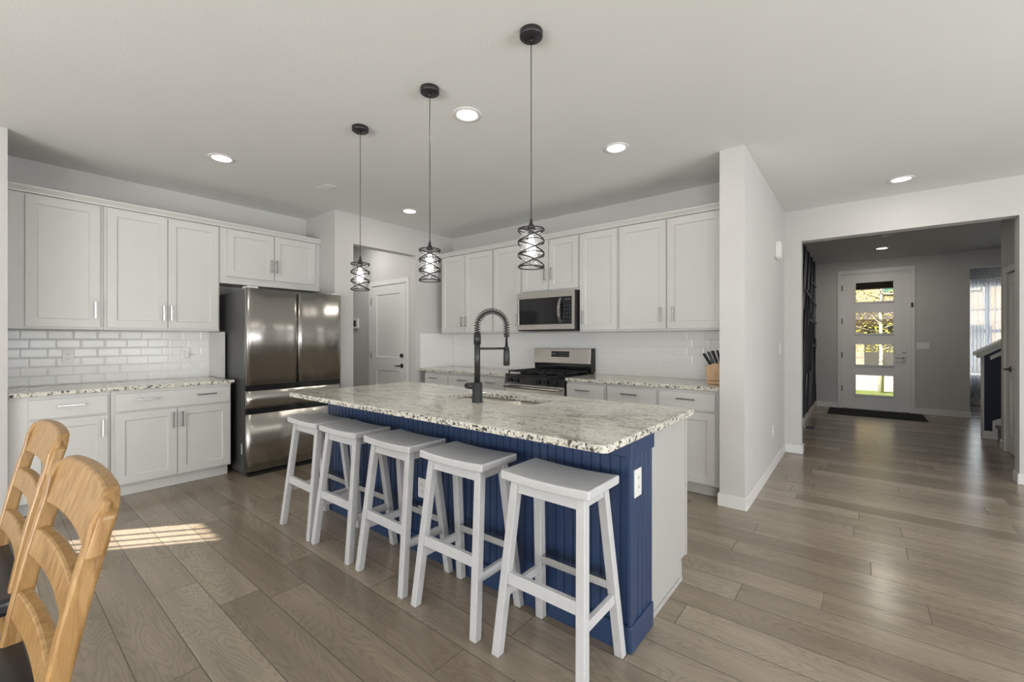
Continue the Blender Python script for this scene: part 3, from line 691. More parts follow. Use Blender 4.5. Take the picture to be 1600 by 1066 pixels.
def outlet(name, c, n, label, cat='outlet', kindp='duplex', gang=1, group=None):
    """wall plate centred at c, facing n ('+x','-y',...)"""
    t = thing(name, c, label, cat, group)
    def P(u, z, d):
        return {'+x': (c[0]+d, c[1]+u, c[2]+z), '-x': (c[0]-d, c[1]+u, c[2]+z), '-y': (c[0]+u, c[1]-d, c[2]+z), '+y': (c[0]+u, c[1]+d, c[2]+z)}[n]
    def bx(mb, u0, u1, z0, z1, d0, d1):
        a, b = P(u0, z0, d0), P(u1, z1, d1); mb.box(a[0], b[0], a[1], b[1], a[2], b[2])
    W = .035 if gang == 1 else .035+.023*(gang-1)
    mb = MB(); bx(mb, -W, W, -.058, .058, .0005, .006); mb.build('cover_plate', M['plate'], t, bevel=.0015)
    for k in range(gang):
        u = (k-(gang-1)/2)*.046
        if kindp == 'duplex':
            for zz in (-.02, .02):
                mb = MB(); bx(mb, u-.016, u+.016, zz-.014, zz+.014, .006, .008); r = mb.build('receptacle', M['plate'], t)
                mb = MB(); bx(mb, u-.008, u-.0055, zz-.004, zz+.007, .0075, .0085); bx(mb, u+.0055, u+.008, zz-.004, zz+.007, .0075, .0085); mb.build('slot', M['slot'], r)
        else:
            mb = MB(); bx(mb, u-.016, u+.016, -.033, .033, .006, .0085); mb.build('rocker', M['plate'], t, bevel=.001)
    return t
outlet('wall_outlet', (PE+.001, 1.735, .683), '+x', 'white outlet on the navy end of the island', group='outlets')
outlet('wall_outlet', (-2.045, IY0-.001, .39), '-y', 'white outlet on the navy island front behind the middle bar stool', group='outlets')
outlet('wall_outlet', (LX+.007, .470, 1.140), '+x', 'white outlet on the left tiles below the far left cabinet', group='outlets')
outlet('wall_outlet', (LX+.007, 1.287, 1.145), '+x', 'white outlet on the left tiles with a charger plugged in', group='outlets')
outlet('wall_outlet', (SX1+.0005, 4.93, .378), '+x', 'white low outlet on the hallway side of the partition', group='outlets')
outlet('light_switch', (SX1+.0005, 5.41, 1.19), '+x', 'white light switch on the hallway side of the partition wall', 'switch', 'rocker')
outlet('light_switch', (.850, BY-.0005, 1.18), '-y', 'white triple light switch right of the front door', 'switch', 'rocker', 3)
o = MB().box(LX+.016, LX+.046, 1.275, 1.305, 1.112, 1.150).build('phone_charger', M['plate'], loc=(LX+.016, 1.29, 1.112), bevel=.004)
tag(o, 'small white plug in charger on the left tile wall', 'charger')
pth = [(LX+.030, 1.292, 1.112), (LX+.030, 1.293, 1.095)]
pth += [(LX+.032+.05*u, 1.293+.21*u, 1.095-.15*(1-(1-u)**2)) for u in [k/10 for k in range(1, 11)]]
o = MB().tube(pth, .0022, 6).build('charging_cable', M['plate'], loc=pth[0]); tag(o, 'thin white cable hanging from the charger towards the refrigerator', 'cable')
# sink
t = thing('kitchen_sink', ((HX0+HX1)/2, (HY0+HY1)/2, .70), 'double bowl stainless undermount sink in the island', 'sink')
def basin(x0, x1, y0, y1, zt, zb, r=.04, seg=5):
    def rr(e, r):
        P = []
        for cx, cy, a0 in ((x1-e-r, y1-e-r, 0), (x0+e+r, y1-e-r, 90), (x0+e+r, y0+e+r, 180), (x1-e-r, y0+e+r, 270)):
            for k in range(seg+1): a = radians(a0+90*k/seg); P.append((cx+r*cos(a), cy+r*sin(a)))
        return P
    n = 4*(seg+1); vs = []
    rings = [(-.012, zt, r+.01), (0, zt, r), (.006, zb+.03, r), (.02, zb+.006, r), (.05, zb, r*.6)]
    for e, z, q in rings: vs += [(x, y, z) for x, y in rr(e, q)]
    fs = []
    for i in range(len(rings)-1):
        for k in range(n): fs.append((i*n+k, i*n+(k+1) % n, (i+1)*n+(k+1) % n, (i+1)*n+k))
    fs.append(tuple((len(rings)-1)*n+k for k in range(n)))
    return MB().add(vs, fs, True)
mid = -1.80
basin(HX0-.004, mid-.012, HY0-.004, HY1+.004, .8725, .69).build('bowl', M['basin'], t)
basin(mid+.012, HX1+.004, HY0-.004, HY1+.004, .8725, .69).build('bowl', M['basin'], t)
for x in ((HX0+mid)/2, (mid+HX1)/2):
    MB().lathe((x, 2.11, .691), [(.0, .001), (.03, .001), (.042, .004), (.045, .001)], 20).build('drain', M['nickel'], t)
# faucet
fx, fy, fz = -1.800, 1.893, .904
t = thing('kitchen_faucet', (fx, fy, fz), 'matte black spring neck faucet on the island', 'faucet')
MB().lathe((fx, fy, fz), [(0, 0), (.033, 0), (.034, .004), (.031, .008), (.0305, .118), (.028, .120), (0, .120)], 28).build('base', M['black'], t)
MB().cyl((fx, fy, fz+.118), (fx, fy, 1.325), .0180, 20).build('riser', M['black'], t)
MB().cyl((fx, fy, 1.255), (fx, fy, 1.318), .0220, 20).build('collar', M['black'], t)
hd = MB().cyl((fx-.018, fy, fz+.095), (fx-.082, fy-.004, fz+.095), .0205, 20).cyl((fx-.082, fy-.004, fz+.095), (fx-.090, fy-.004, fz+.095), .016, 20)
hd.build('lever', M['black'], t)
dx, dy = .42, .907; R_ = .098
def arc(u):  # u 0..1 over the arch
    if u < .12: q = u/.12; return Vector((fx, fy, 1.315+.045*q))
    if u > .88: q = (u-.88)/.12; return Vector((fx+2*R_*dx, fy+2*R_*dy, 1.36-.05*q))
    a = pi*(u-.12)/.76; r = R_*(1-cos(a)); return Vector((fx+r*dx, fy+r*dy, 1.36+.098*sin(a)))
MB().tube([arc(k/40) for k in range(41)], .0068, 10).build('hose', M['black'], t)
turns = 27; pts = []; S_ = Vector((dx, dy, 0))
NN = turns*12
for k in range(NN+1):
    u = k/NN; p = arc(u); tn = (arc(min(1, u+.004))-arc(max(0, u-.004))).normalized(); sd = Vector((dy, -dx, 0)); nn = tn.cross(sd)
    a = 2*pi*turns*u; pts.append(p+sd*(.0178*cos(a))+nn*(.0178*sin(a)))
MB().tube(pts, .0026, 5).build('spring', M['black'], t)
ex, ey = fx+2*R_*dx, fy+2*R_*dy
MB().tube([(ex, ey, 1.315), (ex, ey, 1.300), (ex, ey, 1.298), (ex, ey, 1.225)], [.016, .016, .006, .009], 14).build('nozzle_neck', M['black'], t)
MB().lathe((ex, ey, 1.120), [(0, 0), (.017, .0), (.0205, .006), (.0185, .095), (.012, .110), (0, .110)], 24).build('spray_head', M['black_metal'], t)
MB().cyl((fx, fy, 1.228), (ex, ey, 1.228), .007, 12).cyl((ex, ey, 1.222), (ex, ey, 1.240), .016, 16).build('support_arm', M['black'], t)

# ------------------------------------------------------------------ bar stools
st = thing('bar_stool', (0, 0, 0), '', 'stool', 'white bar stools')
SH, SW, SD = .742, .415, .250
mb = MB(); NX, NY = 14, 6; vs = []; fs = []
for side, dz in ((0, 0), (1, -.036)):
    for j in range(NY+1):
        for i in range(NX+1):
            u = -1+2*i/NX; v = -1+2*j/NY
            vs.append((u*SW/2, v*SD/2, SH-.008*(1-u*u)+dz*(1 if side else 1)))
n1 = (NX+1)*(NY+1)
for j in range(NY):
    for i in range(NX):
        a = j*(NX+1)+i; fs.append((a, a+1, a+NX+2, a+NX+1)); fs.append((n1+a, n1+a+NX+1, n1+a+NX+2, n1+a+1))
for i in range(NX): fs.append((i, n1+i, n1+i+1, i+1)); a = NY*(NX+1)+i; fs.append((a, a+1, n1+a+1, n1+a))
for j in range(NY): a = j*(NX+1); fs.append((a, a+NX+1, n1+a+NX+1, n1+a)); a += NX; fs.append((a, n1+a, n1+a+NX+1, a+NX+1))
mb.add(vs, fs).build('seat', M['stool'], st, bevel=.007, local=True, seg=3)
FXh, FYh, TXh, TYh, LW = .1965, .154, .155, .078, .037
def legc(sx, sy, z): k = z/.70; return (sx*(FXh+(TXh-FXh)*k), sy*(FYh+(TYh-FYh)*k), z)
for sx, sy in ((-1, -1), (1, -1), (-1, 1), (1, 1)):
    MB().bar(legc(sx, sy, 0), legc(sx, sy, .703), LW, LW).build('leg', M['stool'], st, bevel=.003, local=True)
def rail(z0, z1, kind, sgn, th=.02, name='stretcher', mat='stool'):
    mb = MB(); q = []
    for z in (z0, z1):
        a = legc(1, 1, z)
        if kind == 'x': y = sgn*a[1]; q += [(-a[0]+LW/2, y-th/2, z), (a[0]-LW/2, y-th/2, z), (a[0]-LW/2, y+th/2, z), (-a[0]+LW/2, y+th/2, z)]
        else: x = sgn*a[0]; q += [(x-th/2, -a[1]+LW/2, z), (x+th/2, -a[1]+LW/2, z), (x+th/2, a[1]-LW/2, z), (x-th/2, a[1]-LW/2, z)]
    return mb.hexa(q).build(name, M[mat], st, bevel=.002, local=True)
rail(.652, .700, 'x', -1, .022, 'apron'); rail(.652, .700, 'x', 1, .022, 'apron'); rail(.660, .703, 'y', -1, .022, 'apron'); rail(.660, .703, 'y', 1, .022, 'apron')
rail(.288, .334, 'x', -1, .022); rail(.225, .262, 'y', -1, .020); rail(.225, .262, 'y', 1, .020)
f = rail(.275, .310, 'x', 1, .026, 'foot_rest')
a = legc(1, 1, .31); MB().box(-a[0]+LW/2+.003, a[0]-LW/2-.003, a[1]-.0135, a[1]+.0135, .3095, .3125).build('metal_strip', M['nickel'], f, local=True)
stools = [(-.952, 'nearest white wooden bar stool, by the navy island corner', 0), (-1.474, 'white bar stool second nearest to the island corner', .01), (-1.968, 'white bar stool in the middle of the row of five', -.01), (-2.472, 'white bar stool second from the refrigerator end', .008), (-2.925, 'farthest white bar stool, nearest the refrigerator', -.01)]
for i, (x, lb, rz) in enumerate(stools):
    o = st if i == 0 else copy_tree(st)
    o.location = (x, 1.481, 0); o.rotation_euler = (0, 0, rz); o['label'] = lb

# ------------------------------------------------------------------ dining chairs
ch = thing('dining_chair', (0, 0, 0), '', 'chair', 'honey wood dining chairs')
CW = .43
def yb(z):  # centre line of the back in y at height z
    if z >= .6: q = (z-.6)/.43; return .042+.055*q+.036*q*q
    return .042+.06*((.6-z)/.6)
def post(sx):
    mb = MB(); zs = [0, .15, .3, .45, .6, .66, .72, .78, .84, .90, .95, .985, 1.005, 1.018]; vs = []; fs = []
    for z in zs:
        dpt = .031 if z < .95 else .031*(1-.55*((z-.95)/.068)**2); th = .030 if z < .9 else .030
        y = yb(z)-(.006 if z > .95 else 0)
        for i, j in ((-1, -1), (1, -1), (1, 1), (-1, 1)): vs.append((sx*(CW/2-.015)+i*th/2, y+j*dpt/2, z))
    for k in range(len(zs)-1):
        for m_ in range(4): fs.append((4*k+m_, 4*k+(m_+1) % 4, 4*k+4+(m_+1) % 4, 4*k+4+m_))
    fs += [(3, 2, 1, 0), tuple(4*(len(zs)-1)+k for k in range(4))]
    return mb.add(vs, fs)
for sx in (-1, 1): post(sx).build('back_post', M['honey'], ch, bevel=.008, local=True, seg=3)
def slat(z0, z1, hw, top_arch, bot_arch, bow, th=.022, n=18, name='slat', zc=0):
    mb = MB(); vs = []; fs = []; NZ = 6
    for sd in (-1, 1):
        for i in range(n+1):
            u = -1+2*i/n
            zt = z1+top_arch*(1-u*u) - (zc*max(0, abs(u)-.75)**2/.0625); zb_ = z0+bot_arch*(1-u*u)
            for j in range(NZ+1):
                z = zb_+(zt-zb_)*j/NZ
                vs.append((u*hw, yb(z)+bow*(1-u*u)+sd*th/2, z))
    n1 = (n+1)*(NZ+1)
    for i in range(n):
        for j in range(NZ):
            a = i*(NZ+1)+j; fs.append((a, a+NZ+1, a+NZ+2, a+1)); fs.append((n1+a, n1+a+1, n1+a+NZ+2, n1+a+NZ+1))
        a = i*(NZ+1); fs.append((a, n1+a, n1+a+NZ+1, a+NZ+1)); a += NZ; fs.append((a, a+NZ+1, n1+a+NZ+1, n1+a))
    for j in range(NZ):
        fs.append((j, j+1, n1+j+1, n1+j)); a = n*(NZ+1)+j; fs.append((a, n1+a, n1+a+1, a+1))
    return mb.add(vs, fs, False).build(name, M['honey'], ch, bevel=.005, local=True, seg=2)
slat(.930, 1.024, CW/2+.006, .010, .008, .009, .024, name='crest_rail', zc=.03)
slat(.830, .882, CW/2-.028, .008, .008, .005); slat(.705, .760, CW/2-.028, .008, .008, .005)
mb = MB().prism([(-.22, .075), (.22, .075), (.25, .04), (.25, -.15), (.23, -.42), (.15, -.45), (-.15, -.45), (-.23, -.42), (-.25, -.15), (-.25, .04)], 'z', .615, .655)
mb.build('seat', M['seat_black'], ch, bevel=.012, local=True, seg=3)
for sx in (-1, 1):
    MB().bar((sx*.20, -.40, 0), (sx*.195, -.38, .614), .04, .04).build('front_leg', M['honey'], ch, bevel=.004, local=True)
for z, nm in ((.20, 'stretcher'), (.553, 'seat_rail')):
    mb = MB()
    for sx in (-1, 1): mb.box(sx*.198-.011, sx*.198+.011, -.37, .0, z, z+(.03 if z < .4 else .06))
    mb.box(-.19, .19, -.395, -.373, z, z+(.03 if z < .4 else .06)); mb.build(nm, M['honey'], ch, local=True)
chairs = [((-1.165, .0, 0), 'honey wood ladder back dining chair nearest the viewer, at bottom left'), ((-1.84, .0, 0), 'honey wood ladder back dining chair farther left, behind the nearer chair')]
for i, (p, lb) in enumerate(chairs):
    o = ch if i == 0 else copy_tree(ch)
    o.location = p; o.rotation_euler = (0, 0, radians(2.5)); o['label'] = lb

# ------------------------------------------------------------------ pendants
pd = thing('pendant_light', (0, 0, C), '', 'pendant light', 'black cage pendants over the island')
MB().lathe((0, 0, 0), [(0, -.030), (.050, -.030), (.0545, -.026), (.0545, -.001), (0, -.001)], 40).build('canopy', M['black'], pd, local=True)
mb = MB()
for a in (0, pi): mb.cyl((.035*cos(a), .035*sin(a), -.030), (.035*cos(a), .035*sin(a), -.036), .005, 8)
mb.cyl((0, 0, -.030), (0, 0, -.048), .007, 10); mb.build('canopy_screw', M['black_metal'], pd, local=True)
MB().cyl((0, 0, -.03), (0, 0, -.895), .0021, 8).build('cord', M['black'], pd, local=True)
MB().lathe((0, 0, 0), [(.003, -.885), (.006, -.895), (.009, -.912), (.012, -.915), (.018, -.928), (.022, -.940), (.0, -.940)], 20).cyl((0, 0, -.93), (0, 0, -.965), .013, 14).build('socket', M['black_metal'], pd, local=True)
mb = MB(); r = .061; zt, zb_ = -.938, -1.118
def ring(z, tilt, ph): return [(r*cos(a), r*sin(a), z+tilt*sin(a+ph)) for a in [2*pi*k/40 for k in range(40)]]
mb.tube(ring(zt, 0, 0), .0030, 6, closed=True); mb.tube(ring(zb_, 0, 0), .0030, 6, closed=True)
base_ph = radians(39)
for k in range(3):
    zc = zt-.030-.060*k
    mb.tube(ring(zc, .026, base_ph), .0032, 6, closed=True); mb.tube(ring(zc, .026, base_ph+pi), .0032, 6, closed=True)
for k in range(2): mb.tube(ring(zt-.060-.060*k, .008, base_ph+1.2), .0026, 6, closed=True)
for k in range(3):
    a = 2*pi*k/3+.4; mb.cyl((.016*cos(a), .016*sin(a), zt), (r*cos(a), r*sin(a), zt), .002, 6)
mb.build('cage', M['black_metal'], pd, local=True, weld=False)
MB().lathe((0, 0, 0), [(.014, -.946), (.049, -.950), (.050, -.955), (.050, -1.108)], 32).build('glass_shade', M['crackle'], pd, local=True)
MB().lathe((0, 0, 0), [(.0, -1.062), (.012, -1.058), (.021, -1.045), (.0235, -1.028), (.019, -1.005), (.012, -.985), (.011, -.965), (0, -.964)], 20).build('bulb', M['bulb'], pd, local=True)
for i, (x, lb) in enumerate([(-1.211, 'nearest black cage pendant, hanging over the island right part'), (-1.942, 'middle black cage pendant over the island'), (-2.669, 'farthest black cage pendant, toward the refrigerator')]):
    o = pd if i == 0 else copy_tree(pd)
    o.location = (x, 1.643, C); o['label'] = lb
    lamp('pendant_glow', 'POINT', (x, 1.643, C-1.03), (0, 0, 0), 1.0, (1, .96, .9), shadow_soft_size=.03)

# ------------------------------------------------------------------ recessed lights and small ceiling things
rl = thing('recessed_light', (0, 0, C), '', 'ceiling light', 'round recessed ceiling lights')
MB().lathe((0, 0, 0), [(.066, -.003), (.070, -.007), (.086, -.007), (.094, -.002), (.094, 0), (.066, 0)], 40).build('trim_ring', M['trim'], rl, local=True)
MB().disc((0, 0, -.003), .067, 40, up=False).build('lens', M['lens'], rl, local=True)
rls = [(-3.987, 1.219, 'round recessed light above the left wall cabinets'), (-1.978, 1.985, 'round recessed light between the middle and nearest pendants'), (-1.438, 3.042, 'round recessed light in front of the right range wall cabinets'),
       (-3.97, 3.064, 'small round recessed light near the rear entry opening'), (.295, 5.262, 'round recessed light in front of the foyer opening'), (.279, 9.035, 'round recessed light inside the foyer near the front door')]
for i, (x, y, lb) in enumerate(rls):
    o = rl if i == 0 else copy_tree(rl)
    o.location = (x, y, C); o['label'] = lb
    lamp('recessed_glow', 'AREA', (x, y, C-.012), (0, 0, 0), 1.2 if i < 5 else 6, (1, .93, .82), shape='DISK', size=.12)
lamp('entry_fill', 'AREA', (-5.4, 3.1, C-.012), (0, 0, 0), 5, (1, .97, .93), shape='DISK', size=.13)  # fill lamp without a fixture, added to brighten the rear entry
t = thing('ceiling_vent', (-3.978, 2.083, C), 'small white ceiling vent near the pantry wall corner', 'vent')
MB().box(-4.07, -3.88, 2.03, 2.135, C-.006, C-.0005).build('frame', M['trim'], t, bevel=.002)
mb = MB()
for k in range(5): mb.box(-4.055, -3.895, 2.045+k*.017, 2.049+k*.017, C-.009, C-.005)
mb.build('louvre', M['trim'], t)
o = MB().lathe((.285, 7.92, C), [(0, -.022), (.045, -.021), (.058, -.012), (.062, -.001), (0, -.001)], 30).build('smoke_detector', M['trim'], loc=(.285, 7.92, C)); tag(o, 'small round white detector on the foyer ceiling', 'detector')
t = thing('door_chime', (SX1, 5.18, 2.13), 'white chime box high on the partition wall in the hallway', 'chime')
MB().box(SX1+.0005, SX1+.045, 5.10, 5.24, 2.125, 2.285).build('cover', M['plate'], t, bevel=.006)
MB().box(SX1+.008, SX1+.038, 5.13, 5.21, 2.112, 2.1245).build('speaker_slot', M['trim'], t)
t = thing('thermostat', (-6.05, 3.645, 1.45), 'small white thermostat with dark screen in the rear entry', 'thermostat')
MB().box(-6.17, -5.955, 3.622, 3.6445, 1.455, 1.605).build('housing', M['plate'], t, bevel=.004)
MB().box(-6.15, -6.00, 3.6195, 3.6215, 1.490, 1.580).build('screen', M['screen'], t)
t = thing('floor_vent', (-.565, 7.6, 0), 'small metal floor register beside the navy battened wall', 'vent')
MB().box(-.632, -.50, 7.46, 7.74, .0003, .005).build('frame', M['nickel'], t, bevel=.001)
mb = MB()
for k in range(12): mb.box(-.615, -.517, 7.478+k*.021, 7.488+k*.021, .0052, .006)
mb.build('grille', M['slot'], t)

# ------------------------------------------------------------------ knife block
kb = thing('knife_block', (-.955, 3.93, .904), 'light wood knife block on the counter by the partition wall', 'knife block')
mb = MB().prism([(-1.005, .906), (-.880, .906), (-.880, 1.075), (-.945, 1.085), (-1.022, 1.052)], 'y', 3.88, 3.98)
mb.build('body', M['block'], kb, bevel=.004)
MB().box(-1.0055, -.8795, 3.8792, 3.9808, .934, .939).build('groove', M['slot'], kb)
kn = thing('kitchen_knife', (0, 0, 0), '', 'knife', 'black handled knives in the block')
MB().box(-.001, .001, -.011, .011, -.010, .012).build('blade', M['nickel'], kn, local=True)
hm = MB().prism([(-.011, .0), (.011, .0), (.012, .03), (.010, .06), (.013, .095), (.008, .108), (-.010, .105), (-.011, .06)], 'x', -.009, .009).build('handle', M['black'], kn, local=True, bevel=.003)
MB().box(-.0095, .0095, -.004, .004, .03, .036).box(-.0095, .0095, -.004, .004, .07, .076).build('rivet', M['nickel'], hm, local=True)
kp = [(-.985, 3.90, 1.075, -32, -6), (-.962, 3.915, 1.085, -26, -3), (-.935, 3.90, 1.09, -22, -8), (-.975, 3.955, 1.08, -28, 2), (-.945, 3.955, 1.088, -20, 3), (-.912, 3.93, 1.09, -14, -2)]
nm = ['leftmost of the front row', 'second in the front row from the left', 'third in the front row from the left', 'left one of the rear row', 'middle one of the rear row', 'rightmost, closest to the partition wall']
for i, (x, y, z, ry, rx) in enumerate(kp):
    o = kn if i == 0 else copy_tree(kn)
    o.location = (x, y, z); o.rotation_euler = (radians(-rx), radians(ry), radians(20*(i % 3-1))); o['label'] = 'black handled knife in the wooden block, '+nm[i]

# ------------------------------------------------------------------ doors
def lever(mb, c, n, dirx, L=.11):
    """round rose with lever; n outward unit, dirx direction of the lever"""
    c, n, dirx = Vector(c), Vector(n), Vector(dirx)
    mb.cyl(c, c+n*.012, .032, 24, .028); mb.cyl(c+n*.012, c+n*.05, .010, 14)
    mb.tube([c+n*.05-dirx*.005, c+n*.052+dirx*.03, c+n*.052+dirx*.065+Vector((0, 0, -.004)), c+n*.05+dirx*L+Vector((0, 0, .002))], [.011, .009, .007, .006], 12)
    return mb
# rear entry door
t = tag(thing('door_1', (-5.195, 3.63, 0), 'white two panel door with black lever in the rear entry', 'door'), kind='structure')
w_, h_ = .790, 2.045
MB().framed((-5.59, 3.665, .008), (1, 0, 0), (0, -1, 0), w_, h_, .035, .12, .008, rails=[(.125, w_-.125, .22, .84), (.125, w_-.125, 1.03, h_-.125)]).build('door_panel', M['trim'], t, bevel=.003)
mb = MB().box(-5.665, -5.600, 3.628, 3.6445, 0, 2.066).box(-4.790, -4.725, 3.628, 3.6445, 0, 2.066).box(-5.665, -4.725, 3.628, 3.6445, 2.066, 2.13)
mb.build('casing', M['trim'], t, bevel=.003)
for z in (.25, 1.02, 1.80): MB().cyl((-5.597, 3.622, z), (-5.597, 3.622, z+.09), .008, 10).build('hinge', M['nickel'], t)
lever(MB(), (-4.868, 3.63, .925), (0, -1, 0), (-1, 0, 0)).build('lever', M['black_metal'], t)
MB().cyl((-4.868, 3.63, 1.065), (-4.868, 3.612, 1.065), .030, 24, .027).build('deadbolt', M['black_metal'], t)
# front door
t = tag(thing('door_2', (.214, BY, 0), 'white front door with four stacked glass panes', 'door'), kind='structure')
dx0, dx1, dh = -.252, .680, 2.482; yd = BY+.055
gl = [(.276, .634), (.826, 1.203), (1.402, 1.778), (1.982, 2.336)]
a0, a1 = -.054-dx0, .470-dx0
mb = MB(); us = [0, a0, a1, dx1-dx0]; zs = [0.012]+[v for q in gl for v in q]+[dh]
for i in range(3):
    for j in range(len(zs)-1):
        if i == 1 and j % 2 == 1: continue
        mb.box(dx0+us[i], dx0+us[i+1], yd-.045, yd, zs[j], zs[j+1])
mb.build('door_panel', M['trim'], t)
for z0, z1 in gl:
    x0, x1 = dx0+a0, dx0+a1; mb = MB(); e = .028
    mb.box(x0-e, x0, yd-.055, yd-.046, z0-e, z1+e).box(x1, x1+e, yd-.055, yd-.046, z0-e, z1+e).box(x0, x1, yd-.055, yd-.046, z1, z1+e).box(x0, x1, yd-.055, yd-.046, z0-e, z0)
    fr = mb.build('pane_frame', M['trim'], t, bevel=.003)
    MB().box(x0+.001, x1-.001, yd-.026, yd-.020, z0+.001, z1-.001).build('pane', M['pane'], fr)
mb = MB().box(-.325, -.262, BY-.018, BY-.0005, 0, 2.505).box(.69, .752, BY-.018, BY-.0005, 0, 2.505).box(-.325, .752, BY-.018, BY-.0005, 2.505, 2.575)
mb.build('casing', M['trim'], t, bevel=.003)
MB().box(-.262, -.2522, BY, BY+.15, .012, 2.50).box(.6802, .69, BY, BY+.15, .012, 2.50).box(-.2522, .6802, BY, BY+.15, 2.4822, 2.50).build('jamb', M['trim'], t)
MB().box(-.262, .69, BY-.01, BY+.15, .0005, .012).build('threshold', M['nickel'], t)
for z in (.32, .95, 1.58, 2.2): MB().cyl((-.256, yd-.052, z), (-.256, yd-.052, z+.10), .008, 10).build('hinge', M['black_metal'], t)
lever(MB(), (.610, yd-.046, .960), (0, -1, 0), (-1, 0, 0)).build('lever', M['dark_nickel'], t)
MB().cyl((.610, yd-.046, 1.090), (.610, yd-.066, 1.090), .030, 24, .027).build('deadbolt', M['dark_nickel'], t)
MB().box(.60, .668, yd-.058, yd-.046, 2.40, 2.44).build('alarm_contact', M['plate'], t)
MB().box(.697, .727, BY-.040, BY-.019, 1.855, 1.93).build('door_sensor', M['black'], t, bevel=.003)
# closet door
t = tag(thing('door_3', (CX, 6.975, 0), 'white closet door with lever seen edge on', 'door'), kind='structure')
MB().framed((CX+.045, 7.39, .008), (0, -1, 0), (-1, 0, 0), .83, 2.02, .035, .12, .008, rails=[(.12, .71, .22, .84), (.12, .71, 1.03, 1.9)]).build('door_panel', M['trim'], t, bevel=.003)
mb = MB().box(CX-.016, CX-.0005, 7.40, 7.465, 0, 2.04).box(CX-.016, CX-.0005, 6.485, 6.55, 0, 2.04).box(CX-.016, CX-.0005, 6.485, 7.465, 2.04, 2.105)
mb.build('casing', M['trim'], t, bevel=.003)
lever(MB(), (CX+.010, 7.28, .95), (-1, 0, 0), (0, -1, 0)).build('lever', M['dark_nickel'], t)

# doormat
o = MB().box(-.44, .84, 9.30, 10.12, .0005, .010).build('doormat', M['rubber'], bevel=.003); tag(o, 'black doormat lying in front of the front door', 'doormat')

# navy battened accent wall
t = tag(thing('wall_accent', (SX1, 8, 0), 'dark navy accent wall with slanted battens left of the foyer', 'wall'), kind='structure')
MB().box(SX1+.0005, SX1+.008, FY+.16, BY-.001, .1, C-.001).build('backing', M['navy'], t)
def batten(p, q, w=.035, dpt=.022):
    (y0, z0), (y1, z1) = p, q; v = Vector((y1-y0, z1-z0)); nrm = Vector((-v.y, v.x)).normalized()*w/2
    pts = [(y0+nrm.x, z0+nrm.y), (y1+nrm.x, z1+nrm.y), (y1-nrm.x, z1-nrm.y), (y0-nrm.x, z0-nrm.y)]
    MB().prism(pts, 'x', SX1+.0082, SX1+.0082+dpt).build('batten', M['navy'], t)
for y0, y1 in ((6.6, 7.6), (7.2, 8.2), (7.75, 8.75), (8.35, 9.35)): batten((y0, .12), (y1-.25, 1.75))
for y0, y1 in ((9.7, 8.95), (9.15, 8.3), (8.6, 7.6), (8.0, 6.9)): batten((y0, 2.72), (y1, .75))
batten((9.4, .12), (10.0, 1.3)); batten((9.0, 2.28), (10.1, 2.30)); batten((8.0, 2.05), (10.1, 1.93)); batten((8.6, 1.62), (10.1, 1.60)); batten((9.1, 1.18), (10.1, 1.17)); batten((7.3, .12), (8.7, 2.1)); batten((10.02, .12), (9.5, 1.6))

# knee wall, stairs
t = tag(thing('wall_stair', (1.3, 8.22, 0), 'navy knee wall with sloped white cap beside the stairs', 'wall'), kind='structure')
sl = .70
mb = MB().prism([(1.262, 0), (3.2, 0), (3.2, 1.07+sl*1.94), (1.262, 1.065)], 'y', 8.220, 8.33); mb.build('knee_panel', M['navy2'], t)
mb = MB()
for k in range(6): mb.prism([(1.32+k*.09, .2), (1.326+k*.09, .2), (1.326+k*.09, 1.07+k*.06), (1.32+k*.09, 1.065+k*.06)], 'y', 8.216, 8.2198)
mb.build('bead', M['navy'], t)
MB().box(1.250, 1.2618, 8.212, 8.335, 0, 1.07).build('end_trim', M['trim'], t)
def sloped(mb, x0, x1, zb0, zt0, y0, y1): mb.prism([(x0, zb0), (x1, zb0+sl*(x1-x0)), (x1, zt0+sl*(x1-x0)), (x0, zt0)], 'y', y0, y1)
mb = MB(); sloped(mb, 1.185, 3.2, 1.075, 1.118, 8.150, 8.40); sloped(mb, 1.215, 3.2, 1.045, 1.0945, 8.175, 8.375); mb.build('cap', M['trim'], t, bevel=.003)
mb = MB(); sloped(mb, 1.31, 3.2, 1.02, 1.075, 8.15, 8.219); mb.build('hand_rail', M['trim'], t, bevel=.006)
mb = MB().box(1.245, 1.36, 8.205, 8.2195, 0, .10); mb.prism([(1.335, 0), (1.60, 0), (3.2, 1.15), (3.2, 1.33), (1.335, .235)], 'y', 8.203, 8.2195); mb.build('skirt_board', M['trim'], t)
t = tag(thing('stairs_1', (1.8, 7.9, 0), 'carpeted stairs rising behind the closet wall', 'stairs'), kind='structure')
mb = MB()
for k in range(7):
    x = 1.38+.26*k; mb.box(x, x+.26, 7.632, 8.202, 0, .185*(k+1)); mb.box(x-.022, x+.01, 7.632, 8.202, .185*(k+1)-.03, .185*(k+1))
mb.build('tread', M['carpet'], t, weld=False)

# sheer curtain
mb = MB(); n_ = 90; vs = []; fs = []
for j, z in enumerate((.16, .8, 1.5, 2.2, 2.46)):
    for i in range(n_+1):
        x = 1.445+1.6*i/n_; vs.append((x, 12.20+.022*sin(i*1.15)+.010*sin(i*.37), z))
for j in range(4):
    for i in range(n_): a = j*(n_+1)+i; fs.append((a, a+1, a+n_+2, a+n_+1))
cu = thing('sheer_curtain', (2.3, 12.2, .16), 'white sheer curtain hanging before the den window', 'curtain')
mb.add(vs, fs, True).build('fabric', M['sheer'], cu); MB().cyl((1.435, 12.2, 2.47), (3.1, 12.2, 2.47), .011, 12).build('curtain_rod', M['nickel'], cu)

